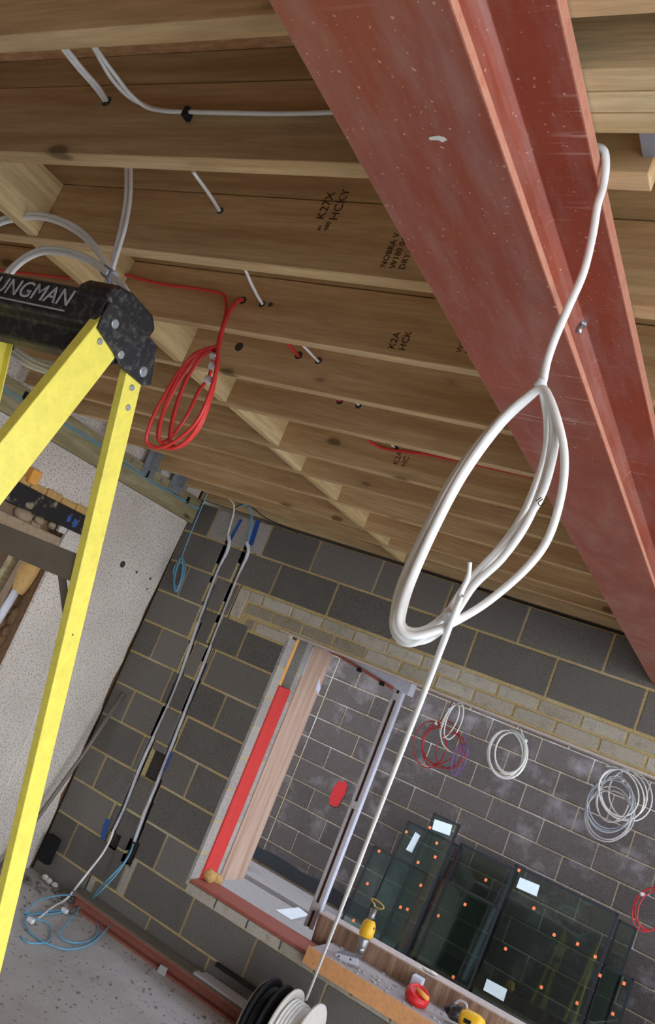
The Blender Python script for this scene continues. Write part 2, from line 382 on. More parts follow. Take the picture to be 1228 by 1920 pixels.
for j in range(12):
    z1, z0 = zc[j], zc[j + 1]; n = j + 1
    if n == 1: js = [-1.03, -.827, -.373] + [.45 * k for k in range(12)]
    elif n == 11: js = [-1.03, -.84, -.40, -.327] + [.127 + .45 * k for k in range(11)]; js = [-1.03, -.84, -.38, -.325, .127, .577, 1.027, 1.477, 1.927, 2.377, 2.827, 3.277, 3.727, 4.177, 4.627]
    elif n == 12: js = [-1.03, -.595, -.545, -.092, .352, .80, 1.25, 1.70, 2.15, 2.6, 3.05, 3.5, 3.95, 4.4]
    elif n % 2 == 0: js = [-1.03, -.64, -.20] + [.225 + .45 * k for k in range(11)]
    else: js = [-1.03, -.852, -.40] + [.05 + .45 * k for k in range(11)]
    if n == 4: js[2] = -.243
    js = [x for x in js if x < XR - .03] + [XR]
    for a, b in zip(js, js[1:]):
        light = (n == 1 and abs(a + .827) < .01) or (n == 11 and abs(a + .38) < .01) or (n == 12 and abs(a + .595) < .01)
        rs = [(a, b, z0, z1)]
        if n == 3: rs = minus(rs, (-.425, 9, z0 - 1, z1 + 1))
        if n == 4: rs = minus(rs, (-.243, 9, -.675, 0))
        if n == 10: rs = [r for r in rs if r[1] <= .06 or True]
        for r in rs: block(r[0], r[1], r[2], r[3], 3 if light else 1, rnd.random())
# coursing bricks over the opening: a soldier, then rows of brick
block(-.42, -.333, z0 := -.632, -.436, 2, .8)
rows = [(-.508, -.434, -.333, [-.225 + .2225 * k for k in range(24)], [.75, .9, .85, .5, .8]), (-.584, -.508, -.318, [-.112 + .2225 * k for k in range(24)], [.2, .15, .12, .1, .7])]
for (a, b, xs, js, tn) in rows:
    js = [xs] + [j for j in js if xs + .02 < j < XR - .02] + [XR]
    for i, (p, q_) in enumerate(zip(js, js[1:])):
        t = tn[i] if i < len(tn) else rnd.uniform(.45, 1)
        block(p, q_, a, b, 2, t)
for p, q_, t in ((-.285, -.215, .1), (-.20, .05, .8)): block(p, q_, -.672, -.60, 2, t)
for p, q_ in zip([3.6, 3.85, 4.3], [3.85, 4.3, XR]): block(p, q_, -.64, -.59, 1, rnd.random())
# sill bricks
js = [.045, .262, .487, .712] + [.937 + .225 * k for k in range(12)]
for p, q_ in zip(js, js[1:]):
    if q_ < 3.62: mb.box(p + .006, q_ - .006, -.001, .1, -2.150, -2.094, 2, rnd.uniform(.5, .95))
wall = struct(mb.build('wall_far', [M['mortar'], M['block'], M['brick'], M['lblock'], M['chase']], bevel=.004, seg=1))
# blue marks sprayed on the wall
def strip(mbx, pts, w, yy):
    for (a, b) in zip(pts, pts[1:]):
        a = Vector(a); b = Vector(b); d = (b - a).normalized(); n = Vector((-d.z, 0, d.x)) * w / 2
        mbx.prism([a - n, a + n, b + n, b - n], (0, -.0008, 0))
for pts, w, la in (([(452, 974), (446, 986), (438, 1000), (432, 1012)], .022, 'faint blue paint stroke between the tops of the two conduits'), ([(484, 976), (480, 990), (475, 1005), (470, 1022)], .036, 'bold blue paint stroke right of the right-hand conduit top'),
                   ([(203, 1536), (197, 1552), (193, 1574)], .034, 'short blue paint stroke left of the lower end of the left-hand conduit'), ([(322, 1410), (315, 1430), (308, 1446)], .012, 'thin blue paint stroke beside the dark pocket in the block wall')):
    mb = MB(); strip(mb, [at(*p, 'y', -.003) for p in pts], w, 0)
    tag(mb.build('paint_mark', M['blue_paint']), la, 'paint mark', 'blue marking paint on the far wall')
# lintel plate, cavity closers above, outer leaf, reveal
mb = MB(); mb.box(-.02, 3.75, -.006, .10, -.604, -.592); struct(mb.build('trim_1', M['lintel_plate'], bevel=.001))
mb = MB()
for r in clip((-2.2, XR, -2.62, .27), [(.05, 3.6, -2.2, -.56)]): mb.box(r[0], r[1], .24, .33, r[2], r[3], 1, .6)
struct(mb.build('wall_outer_leaf', [M['mortar'], M['lblock']]))
mb = MB(); mb.box(-2.2, XR, .33, .72, -.50, .27); struct(mb.build('trim_soffit', M['plaster']))
# reveal of the outer leaf in coursed light block with mortar beds
mb = MB()
mb.box(.046, .052, .0955, .098, -2.09, -.6, 0)
for k in range(8):
    zt = -.62 - .1875 * k
    mb.box(.035, .054, .0, .093, max(zt - .178, -2.09), zt, 1, rnd.random()); mb.box(.035, .054, .242, .305, max(zt - .178, -2.09), zt, 1, rnd.random())
    mb.box(.035, .0535, .0, .093, max(zt - .19, -2.09), zt - .178, 0); mb.box(.035, .0535, .242, .305, max(zt - .19, -2.09), zt - .178, 0)
struct(mb.build('trim_reveal', [M['mortar'], M['lblock']]))
# red closer in the cavity
mb = MB(); mb.box(.038, .066, .094, .240, -2.075, -.905)
c0 = mb.build('cavity_closer', M['red_closer'], bevel=.002); tag(c0, 'bright red strip closing the wall cavity at the left jamb of the opening', 'cavity closer')
mb = MB(); mb.box(.0, .054, .092, .122, -.90, -.606)
tag(mb.build('insulation_board', M['pir']), 'orange insulation edge above the red strip at the top of the jamb', 'insulation')
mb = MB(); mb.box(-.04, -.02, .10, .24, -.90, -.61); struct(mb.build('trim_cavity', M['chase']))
mb = MB(); mb.lump((.085, .14, -2.05), .045, (1, 1, .9), 4); mb.lump((.10, .20, -2.06), .04, (1, 1, .8), 6)
tag(mb.build('foam_lump', M['foam']), 'lump of tan expanding foam at the foot of the red strip', 'foam')
mb = MB(); mb.box(.042, .060, .31, .60, -2.09, -.60)
pb = tag(mb.build('plywood_board', M['ply'], bevel=.001), 'pinkish brown plywood board lining the left jamb of the opening', 'board')
mb = MB(); mb.box(.0545, .062, .3055, .3105, -.80, -.612); mb.build('edge_tape', M['upvc'], pb)
mb = MB(); mb.prism([at(u, v, 'x', .061) for u, v in ((598, 1270), (592, 1292), (596, 1303), (601, 1290))], (.001, 0, 0)); mb.build('label', M['upvc'], pb)
# red sill strip
mb = MB(); mb.box(.06, 3.55, .004, .20, -2.093, -2.074); struct(mb.build('trim_sill', M['red_sill'], bevel=.002))
# outside ground strips behind the sill
mb = MB(); mb.box(-1.6, 4.8, .34, 2.10, -2.52, -2.485); mb.box(-1.6, 4.8, 2.15, 2.60, -2.52, -2.462)
M['paving'] = plain('weathered_paving', srgb(128, 118, 112), .85, dirt=.5, dirtc=srgb(90, 82, 76))
struct(mb.build('floor_outside', M['paving'], bevel=.004))
mb = MB(); mb.box(-.3, 3.4, .33, .62, -2.52, -2.25); struct(mb.build('trim_outer_sill', M['pinkboard'], bevel=.003))

# ------------------------------------------------------------------ outer boundary wall
YO = 2.68
mb = MB(); mb.box(-3.2, 6.5, YO + .006, YO + .16, -2.52, 1.4)  # wall carried higher out of view to cut daylight in the gap
for j in range(-16, 14):
    z0 = -1.114 + .1915 * j; z1 = z0 + .1915
    if z1 > 1.4 or z0 < -2.56: continue
    off = .597 if j % 2 == 0 else .597 - .2145
    js = sorted([off + .429 * k for k in range(-12, 15)])
    R = [x for x in js if x > -.92 + .03]; R = [-.934] + R
    for a, b in zip(R, R[1:]):
        if a > 6.4: continue
        mb.box(a + .005, min(b, 6.5) - .005, YO + rnd.uniform(-.002, .002), YO + .1, max(z0, -2.52) + .005, z1 - .005, 1, rnd.random())
    Lf = [-.938] + [-.935 - .19 - (0 if j % 2 else .1) - .27 * k for k in range(9)]
    for b, a in zip(Lf, Lf[1:]):
        if a < -3.2: continue
        mb.box(a + .005, b - .005, YO + rnd.uniform(-.002, .002), YO + .1, max(z0, -2.52) + .005, z1 - .005, 1, rnd.random())
mb.box(-.942, -.930, YO - .003, YO + .08, -2.5, .45, 0)
struct(mb.build('wall_outer', [M['omortar'], M['oblock'], M['omortar']], bevel=.004, seg=1))
mb = MB()
c = at(633, 1489, 'y', YO - .004); rr = random.Random(5); pl = []
for k in range(22):
    a = 2 * math.pi * k / 22; e = rr.uniform(.85, 1.1)
    pl.append(c + Vector((math.cos(a) * .062 * e + math.sin(a) * .01, 0, math.sin(a) * .125 * e)))
mb.prism(pl, (0, -.001, 0)); tag(mb.build('paint_mark', M['red_paint']), 'oval patch of red spray paint on the block wall outside', 'paint mark')
mb = MB()
pl = [(-1.5 + .12 * k, YO - .012, -2.345 + .008 * math.sin(k * 1.3)) for k in range(45)]
mb.add([p for p in pl] + [(p[0], p[1] - .012, -2.452) for p in pl] + [(p[0], p[1] + .006, p[2]) for p in pl], [(k, k + 45, k + 46, k + 1) for k in range(44)] + [(k + 90, k, k + 1, k + 91) for k in range(44)], 0, False)
tag(mb.build('membrane_strip', M['dpm']), 'black damp membrane running along the foot of the outside block wall', 'membrane')

# ------------------------------------------------------------------ left wall
mb = MB()
ends = [(.005, 0.02), (.005, -.177), (-.012, -.45), (-.02, -.62), (-.045, -.80), (-.03, -.9), (-.05, -1.07), (-.03, -1.16), (-.065, -1.28), (-.055, -1.42), (-.02, -1.5), (-.045, -1.7), (-.03, -1.95), (-.07, -2.05), (-.03, -2.13), (-.02, -2.40), (-.06, -2.52)]
poly = [(-1.03, y * .5, z) for y, z in ends] + [(-1.03, -.93, -2.52), (-1.03, -.93, .27), (-1.03, .0, .27)]
mb.prism(poly[:], (-.02, 0, 0))
mb.box(-1.05, -1.03, -3.2, -.93, -.43, .27); mb.box(-1.05, -1.03, -.99, -.925, -.575, -.43)
mb.box(-1.05, -1.03, -5.3, -3.2, -2.52, .27); mb.box(-1.05, -1.03, -3.2, -.93, -2.52, -1.95)
struct(mb.build('wall_left', M['board']))
mb = MB(); mb.box(-1.25, -1.05, -.925, .1, -2.52, .27); mb.box(-1.25, -1.05, -3.2, -.925, -.36, .27); mb.box(-1.25, -1.05, -5.3, -3.2, -2.52, .27); mb.box(-1.25, -1.05, -3.2, -.925, -2.52, -1.97)
struct(mb.build('wall_left_core', M['earth']))
mb = MB(); mb.box(-1.75, -1.70, -4, 0, -2.52, .27); mb.box(-1.7, -1.25, -.6, -.5, -2.52, .27)
struct(mb.build('wall_passage', M['tanstone']))
mb = MB()   # fine joint between two boards, holes
mb.box(-1.0305, -1.0285, -.533, -.530, -2.5, -.17)
mb.box(-1.0305, -1.0285, -.534, -.532, -2.5, -.17)
struct(mb.build('trim_board_joint', M['plaster']))
mb = MB()
for (u, v, r) in ((230, 1058, .022), (256, 1073, .009), (282, 1085, .009), (276, 1104, .007)):
    p = at(u, v, 'x', -1.029); mb.cyl(p, p + Vector((.001, 0, 0)), r, n=14)
tag(mb.build('wall_hole', M['chase']), 'dark round fixing holes in the speckled board on the left wall', 'hole', kind='structure')
mb = MB(); mb.hexa([(-1.20, -3.3, -.552), (-1.0, -3.3, -.552), (-1.0, -.83, -.54), (-1.20, -.83, -.54), (-1.20, -3.3, -.435), (-1.0, -3.3, -.435), (-1.0, -.83, -.43), (-1.20, -.83, -.43)])
l_ = mb.build('concrete_lintel', M['black_lintel'], bevel=.006); tag(l_, 'concrete lintel painted black with bare scuffed end over the opening in the left wall', 'lintel')
mb = MB(); mb.cyl(at(138, 980, 'x', -.9995), at(138, 980, 'x', -.9985), .025, n=12); mb.cyl(at(127, 972, 'x', -.9995), at(127, 972, 'x', -.9985), .02, n=12); mb.build('paint_smudge', M['blue_paint'], l_)
mb = MB()
for i in range(9): mb.box(-1.06, -1.012, -1.9 + i * .118, -1.9 + i * .118 + .112, -.430, -.385 - .008 * (i % 2), 0)
tag(mb.build('brick_course', M['foam'], bevel=.008), 'ragged sandy brick edge lying on top of the black lintel', 'brickwork')
mb = MB(); p = at(65, 893, 'x', -1.0); mb.box(-1.03, -.985, p.y - .035, p.y + .03, p.z - .045, p.z + .035)
tag(mb.build('packing_block', M['pir'], bevel=.006), 'small orange block on the brick edge above the black lintel', 'block')
rr = random.Random(9)
for i, (u, v, r, lab) in enumerate(((40, 965, .05, 'large tan stone under the black lintel beside the yellow ladder rail'), (72, 975, .03, 'small brown stone under the middle of the black lintel'), (98, 985, .026, 'rounded tan stone next to the end of the black lintel'), (140, 1008, .045, 'pinkish stone at the right end of the gap below the lintel'), (118, 996, .032, 'brown stone squeezed between two paler ones below the lintel'))):
    p = at(u, v, 'x', -1.09); m_ = MB(); m_.lump(p, r, (1, 1.35, .85), i + 20, n=5); tag(m_.build('rubble_stone', M['tanstone']), lab, 'stone', 'stones packed under the black lintel')
mb = MB(); mb.box(-1.22, -1.04, -1.5, -.93, -.70, -.60); tag(mb.build('bedding_mortar', M['tanstone'], bevel=.01), 'rough tan bedding under the stones below the black lintel', 'mortar')
mb = MB(); mb.tube(smooth([at(70, 1045, 'x', -1.15), at(52, 1075, 'x', -1.15), at(32, 1112, 'x', -1.15)]), [.03 + .028 * math.sin(math.pi * min(1, (k + 4) / 20)) for k in range(17)], 12)
tag(mb.build('foam_wrap', M['foam']), 'lagging of tan foam on the white pipe in the left wall opening', 'pipe lagging')
mb = MB(); mb.cyl(at(30, 1108, 'x', -1.15), at(-20, 1190, 'x', -1.15), .022); tag(mb.build('waste_pipe', M['conduit']), 'white plastic pipe inside the left wall opening', 'pipe')
mb = MB(); mb.bar(at(35, 1030, 'x', -1.3), at(-40, 1160, 'x', -1.3), .05, (0, 1, 0), .04, (1, 0, 0)); tag(mb.build('timber_batten', M['ledger']), 'brown timber batten behind the pipe in the left wall opening', 'batten')
mb = MB()
for k, (u, v) in enumerate(((22, 1160), (10, 1185), (28, 1150), (12, 1215), (2, 1200), (18, 1178))): mb.lump(at(u, v, 'x', -1.13), .032, (1, 1, 1.3), k + 40, n=5)
tag(mb.build('rubble_fill', M['earth']), 'loose brown rubble in the edge of the left wall opening', 'rubble', kind='stuff')
# string and rod
mb = MB(); mb.tube([(-1.026, -.54, -.76), (-1.026, -.538, -1.497), (-1.026, -.508, -2.111), (-1.024, -.50, -2.45)], .0022, 6)
tag(mb.build('string_line', M['white_cable']), 'thin white string hanging down the speckled left wall', 'string')
mb = MB(); mb.tube([(-.915, -.018, -1.33), (-.94, -.10, -1.75), (-.965, -.21, -2.15), (-.985, -.33, -2.515)], .013, 8)
tag(mb.build('timber_rod', M['grey_metal']), 'thin brown rod leaning into the corner between block wall and left wall', 'rod')
# ledger on the left wall
lg = thing('wall_plate', (-1.0, -2, -.15), 'long greenish treated timber wall plate bolted along the left wall', 'timber beam')
mb = MB(); mb.box(-1.03, -.985, -5.0, -.0, -.155, .012); mb.build('beam', M['ledger'], lg, origin=(-1, -5, 0), bevel=.002)
for y, z in ((-.75, -.015), (-.45, -.02), (-1.75, -.04), (-2.3, -.03)): MB().cyl((-.985, y, z), (-.977, y, z), .012, n=6).build('bolt_head', M['zinc'], lg)
for k in range(2):
    mb = MB(); pts = [(-.979 + .004 * k, -5 + .3 * i, -.045 - .012 * k + .012 * math.sin(i * (1.1 + .5 * k))) for i in range(17)] + [(-.979 + .004 * k, -.05, -.050 - .008 * k), (-.97, -.012, -.045)]
    tag(mb.tube(smooth(pts, 4), .0035, 6).build('blue_cable', M['blue_cable']), 'thin blue cable clipped along the timber plate on the left wall, ' + ('upper one' if k == 0 else 'lower one'), 'cable', 'blue cables on the wall plate')
for i, (u, v, la) in enumerate(((277, 889, 'middle'), (353, 938, 'right-hand'), (48, 742, 'left-hand'))):
    p = at(u, v, 'x', -.974); mb = MB(); mb.box(-.985, -.968, p.y - .006, p.y + .006, p.z - .022, p.z + .022)
    tag(mb.build('cable_clip', M['black_clean']), la + ' black clip holding the blue cables to the wall plate', 'clip', 'black clips on the wall plate')

# ------------------------------------------------------------------ joists, firrings, noggins
J = [(-3.677, -3.641), (-3.391, -3.353), (-3.055, -3.017), (-2.70, -2.668), (-2.371, -2.338), (-2.07, -2.036), (-1.687, -1.65), (-1.386, -1.35), (-1.033, -.998), (-.607, -.572), (-.325, -.29)]
TH = (.0, .27)
names = ['nearest ceiling joist, running across the top left corner above the twin white cables', 'ceiling joist with large dark knots and a white cable clipped across its face',
         'ceiling joist stamped with black lettering, third from the camera', 'ceiling joist the red cable coil hangs from', 'ceiling joist with a bored hole just right of the red coil tails',
         'ceiling joist crossing behind the middle of the red coil', 'ceiling joist with a red cable run along its lower face', 'ceiling joist just behind the one carrying the red cable',
         'third ceiling joist out from the far block wall', 'second ceiling joist from the far block wall, its end in a steel hanger', 'last ceiling joist before the far block wall, its end in a steel hanger']
joists = []
for i, (a, b) in enumerate(J):
    x1 = 2.286 if i == 1 else 4.6
    t = thing('ceiling_joist', (-.95, (a + b) / 2, .02), names[i], 'joist', 'treated timber ceiling joists')
    mb = MB(); mb.box(-.955, x1, a, b, .02, .190); mb.build('timber', M['joist'], t, origin=(-.955, a, .02), bevel=.002)
    mb = MB(); mb.box(-.955, x1, a + .004, b - .001, .195, .270); mb.build('firring_strip', M['firring'], t, origin=(-.955, a, .2), bevel=.001)
    joists.append(t)
t = thing('ceiling_joist', (-.95, .03, .02), 'shaded ceiling joist sitting right over the top of the far block wall', 'joist', 'treated timber ceiling joists')
mb = MB(); mb.box(-1.02, 4.6, .012, .048, .022, .27); mb.build('timber', M['firring'], t, origin=(-.955, 0, .02))
NX = [.655, .62, .655, .64, .655, .60, .615, .57, .595, .562]
nl = ['third from the left edge of the picture', '', '']
nlab = ['pale noggin with swirling grain at the left edge, above the white cable coil', 'pale noggin the red cable passes through, behind the taped white coil', 'pale noggin just right of the ladder top', 'pale noggin beside the white tape of the red coil',
        'large pale noggin below and right of the red coil tape', 'pale noggin with one dark knot, next in line after the large one', 'small pale noggin, fourth from the far wall', 'small pale noggin, third from the far wall', 'small pale noggin, second from the far wall', 'smallest noggin, nearest the far wall']
for i, x in enumerate(NX):
    a = J[i + 1][1]; b = J[i + 2][0] if i + 2 < len(J) else .012
    if i < 1: a = J[1][1]; b = J[2][0]
    z1 = .188 - (.0 if i else 0)
    mb = MB(); mb.box(x - .036, x, a + .001, b - .001, .024, z1)
    tag(mb.build('timber_noggin', M['noggin'], origin=(x, a, 0), bevel=.0015), nlab[i], 'noggin', 'pale timber noggins in a line between the joists')
# hangers at the ends of two joists
for i, la in ((9, 'left-hand'), (10, 'right-hand')):
    a, b = J[i]; t = thing('joist_hanger', (-.95, (a + b) / 2, .0), la + ' galvanised hanger under a joist end at the wall plate', 'joist hanger', 'galvanised joist hangers at the left wall')
    mb = MB(); mb.box(-.975, -.90, a - .003, a, -.0, .13); mb.box(-.975, -.90, b, b + .003, -.0, .13); mb.box(-.975, -.90, a, b, -.0, .018); mb.build('stirrup', M['galv'], t, bevel=.0008)
    mb = MB(); mb.box(-.984, -.975, a - .04, b + .04, -.045, .12); mb.build('back_plate', M['galv'], t, bevel=.001)
    for dz in (.03, .09):
        mb = MB(); mb.cyl((-.93, a - .003, dz), (-.93, a - .008, dz), .006, n=8); mb.build('screw_head', M['zinc'], t)
    mb = MB(); mb.cyl((-.975, a - .02, -.02), (-.962, a - .02, -.02), .011, n=6); mb.build('bolt', M['zinc'], t)
# timbers right of the steel beam
for k, (a, b, la) in enumerate(((-3.568, -3.534, 'nearest the camera'), (-3.532, -3.499, 'in the middle'), (-3.497, -3.463, 'farthest from the camera'))):
    mb = MB(); mb.box(2.10, 4.4, a, b, .02, .19)
    tag(mb.build('trimmer_joist', M['new_x'], origin=(2.2, a, 0), bevel=.002), 'pale timber ' + la + ', of three side by side right of the red beam', 'trimmer', 'pale trimmer timbers right of the red beam')
t = thing('joist_hanger', (2.33, -3.44, .05), 'grey hanger strap beside the pale trimmers at the right edge of the picture', 'joist hanger')
mb = MB(); mb.box(2.27, 2.42, -3.460, -3.452, .045, .13); mb.box(2.27, 2.42, -3.452, -3.39, .045, .05); mb.build('strap', M['galv'], t, bevel=.001)
mb = MB(); mb.box(2.305, 2.34, -3.46, -1.6, .02, .19); tag(mb.build('trimmer_joist', M['new_x'], origin=(2.3, -3.5, 0), bevel=.002), 'pale timber across the cut joist end at the right edge of the picture', 'trimmer') if False else None
# stamps on the joist faces
def stamp(lines, u, v, y, size, parent, rot=0):
    p = at(u, v, 'y', y)
    for k, l in enumerate(lines):
        text(l, (p.x + k * size * 1.15, y, p.z), (0, 0, 1), (-1, 0, 0), size, M['ink'], parent, 'ink_stamp', .0003)
stamp(['K27X', 'HCKY'], 606, 412, -3.0556, .030, joists[2])
stamp(['m', '480'], 600, 432, -3.0556, .016, joists[2])
stamp(['NOBRA V', 'W180 0402 C', 'DRY  CRE'], 722, 502, -3.0556, .019, joists[2])
stamp(['K2A', 'HCK'], 738, 655, -2.7006, .026, joists[3])
stamp(['W180', 'DRY'], 864, 662, -2.7006, .02, joists[3])
stamp(['K2A', 'HC'], 745, 872, -1.6876, .03, joists[6])
stamp(['K2A', 'HC'], 372, 858, -.6076, .05, joists[9])
# holes
def hole(u, v, y, r, parent):
    p = at(u, v, 'y', y - .0006); MB().cyl(p, p + Vector((0, .0008, 0)), r, n=12).build('bored_hole', M['chase'], parent)
for (u, v, y, r, k) in ((200, 190, -3.391, .012, 1), (413, 395, -3.055, .009, 2), (455, 563, -2.70, .012, 3), (491, 570, -2.70, .010, 3), (507, 571, -2.70, .007, 3), (560, 666, -2.371, .014, 4), (597, 676, -2.371, .012, 4), (448, 650, -2.371, .016, 4), (637, 752, -2.07, .013, 5), (672, 760, -2.07, .012, 5), (742, 841, -1.687, .012, 6)):
    hole(u, v, y, r, joists[k])

# ------------------------------------------------------------------ red steel beam
bt = thing('steel_beam', (2.13, -2.6, -.186), 'big red oxide steel beam running overhead from the camera to the far wall', 'steel beam')
mb = MB(); XL, XRr = 2.04, 2.226; y0, y1 = -5.3, .09
prof = [(XL, -.186), (XRr, -.186), (XRr, -.174), (2.150, -.174), (2.143, -.171), (2.139, -.165)]
top = [(2.139, -.022), (2.142, -.013), (2.148, -.006), (XRr, -.005), (XRr, .017), (XL, .017), (XL, -.005), (2.118, -.006), (2.124, -.013), (2.127, -.022)]
bot2 = [(2.127, -.165), (2.123, -.171), (2.116, -.174), (XL, -.174)]
pr = prof + top + bot2
mb.prism([(x, y0, z) for x, z in pr], (0, y1 - y0, 0)); mb.build('i_section', M['red_steel'], bt, origin=(2.1, -5.3, 0), bevel=.0012)
mb = MB(); mb.box(XRr - .0005, XRr + .0008, y0, y1, -.1855, -.1745); mb.build('bottom_flange_edge', M['red_edge'], bt)
mb = MB(); mb.box(XRr - .0005, XRr + .0008, y0, y1, -.0045, .0165); mb.build('top_flange_edge', M['red_edge'], bt)
mb = MB(); mb.box(XL - .0006, XL + .0005, y0, y1, -.1855, -.1745); mb.build('left_flange_edge', M['red_edge'], bt)
p = at(1092, 603, 'z', -.006)
t = thing('bolt', p, 'zinc bolt hanging from the dark underside of the red beam flange', 'bolt')
mb = MB(); mb.cyl(p, p - Vector((0, 0, .008)), .010, n=6); mb.build('nut', M['zinc'], t, bevel=.0008)
mb = MB(); mb.cyl(p - Vector((0, 0, .008)), p - Vector((0, 0, .024)), .005, n=12); mb.build('shank', M['zinc'], t)
# paint / plaster splash on the beam
mb = MB(); c = at(820, 262, 'z', -.1864); rr = random.Random(2)
mb.prism([at(*q_, 'z', -.1862) for q_ in ((804, 257), (812, 255), (822, 254), (832, 257), (838, 262), (830, 266), (822, 262), (812, 262), (806, 262))], (0, 0, -.0006))
mb.build('plaster_splash', M['plaster'], bt)

# ------------------------------------------------------------------ cables overhead
def cable(pts, r, mat, name, label, cat='cable', group=None, parent=None, k=8):
    o = MB().tube(smooth(pts, k), r, 8).build(name, mat, parent)
    if label: tag(o, label, cat, group)
    return o
Y = lambda u, v, y: at(u, v, 'y', y)
# pair dropping into the hole of the second joist
for k, o in enumerate((-3.6, 3.6)):
    cable([Y(100 + o, 60, -3.62), Y(122 + o, 92, -3.56), Y(150 + o, 128, -3.50), Y(180 + o, 162, -3.44), Y(199 + o * .6, 190, -3.388)], .0045, M['white_cable'], 'white_cable', 'one of two white cables dropping into the hole in the knotted joist, ' + ('left one' if k == 0 else 'right one'), group='twin white cables entering the knotted joist')
t = thing('white_cable', Y(350, 210, -3.405), 'doubled white cable sweeping along the knotted joist to the red beam', 'cable')
for k, (dx, dv) in enumerate(((0, 0), (5, 5))):
    pts = [Y(172 + dx, 82, -3.55), Y(188 + dx * 1.5, 112, -3.50), Y(210 + dx * 2.4, 148, -3.46), Y(240 + dx * 1.4, 180, -3.43), Y(278, 200 + dv, -3.40), Y(316, 208 + dv, -3.399), Y(352, 210 + dv * .8, -3.397), Y(430, 212 + dv * .8, -3.397), Y(530, 213 + dv, -3.397), Y(640, 210 + dv, -3.397), Y(720, 206 + dv, -3.397)]
    if k: pts = [p + Vector((0, -.006, 0)) for p in pts]
    MB().tube(smooth(pts), .0042, 8).build('strand', M['white_cable'], t)
p = Y(351, 212, -3.403); MB().box(p.x - .005, p.x + .005, -3.412, -3.392, p.z - .012, p.z + .010).build('clip', M['black_clean'], t, bevel=.002)
# white cable threading the joists, and the red ones
pts = [at(362, 322, 'y', -3.2), (1.232, -3.058, .145), (1.19, -2.88, .128), (1.157, -2.70, .109), (1.163, -2.54, .113), (1.168, -2.371, .116), (1.173, -2.07, .120), (1.151, -1.687, .129), (1.16, -1.66, .13)]
cable(pts, .0042, M['white_cable'], 'white_cable', 'thin white cable threading holes through a row of joists', k=4)
cable([(1.085, -2.704, .113), (1.088, -2.54, .125), (1.091, -2.371, .122), (1.097, -2.07, .12), (1.06, -1.85, .15), at(690, 825, 'y', -1.75), Y(706, 835, -1.70), Y(725, 842, -1.694), Y(760, 847, -1.693), Y(800, 852, -1.693), Y(860, 864, -1.693), Y(935, 880, -1.693), Y(1010, 897, -1.693)], .0052, M['red_cable'], 'red_cable', 'red cable leaving the joists and running along a joist face behind the white coil')
cable([Y(-60, 495, -2.712), Y(0, 507, -2.712), Y(60, 514, -2.712), Y(140, 521, -2.712), Y(232, 516, -2.712), Y(262, 523, -2.71), Y(310, 534, -2.71), Y(360, 540, -2.71), Y(400, 547, -2.712), Y(418, 552, -2.715)] + [Y(424, 570, -2.72), Y(422, 595, -2.73), Y(412, 630, -2.74), Y(406, 655, -2.74)], .0048, M['red_cable'], 'red_cable', 'red cable crossing the joist face from the noggin and dropping into the red coil')
# red coil
t = thing('red_cable_coil', Y(330, 835, -2.74), 'bundle of red cable loops hanging taped below the joists', 'cable coil')
cable([Y(455, 562, -2.705), Y(444, 566, -2.72), Y(430, 585, -2.73), Y(418, 615, -2.74), Y(410, 655, -2.74)], .0055, M['red_cable'], 'cable_tail', None, parent=t)
red = [[(408, 652), (396, 652), (370, 662), (340, 690), (312, 735), (290, 775), (276, 812), (276, 830), (290, 839), (312, 836), (345, 815), (372, 785), (392, 740), (406, 690)],
       [(406, 654), (390, 654), (360, 668), (330, 715), (310, 760), (300, 800), (299, 826), (312, 840), (332, 838), (360, 815), (383, 775), (398, 730), (409, 680)],
       [(404, 656), (384, 660), (362, 690), (342, 730), (328, 775), (320, 815), (322, 834), (336, 838), (358, 822), (380, 790), (397, 740), (406, 690)],
       [(405, 655), (380, 668), (352, 705), (335, 745), (322, 790), (318, 825), (330, 838), (350, 828), (375, 800), (393, 750), (404, 700)],
       [(401, 660), (376, 660), (345, 700), (322, 740), (300, 790), (296, 820), (304, 830), (325, 815), (350, 780), (372, 735), (392, 705)]]
for i, lp in enumerate(red):
    yy = -2.74 + .009 * (i - 2)
    MB().tube(smooth([Y(u, v, yy + .012 * math.sin(j * .9 + i)) for j, (u, v) in enumerate(lp)], 6, True), .0050, 8, True).build('cable_loop', M['red_cable'], t)
for (u, v, w) in ((401, 668, 7), (399, 686, 10), (391, 712, 9)):
    p0, p1 = Y(u + 1.5, v - w * .5, -2.74), Y(u - 1.5, v + w * .5, -2.74); MB().tube([p0, p1], [.0115, .0115], 12, flat=1.0).build('white_tape', M['tape'], t)
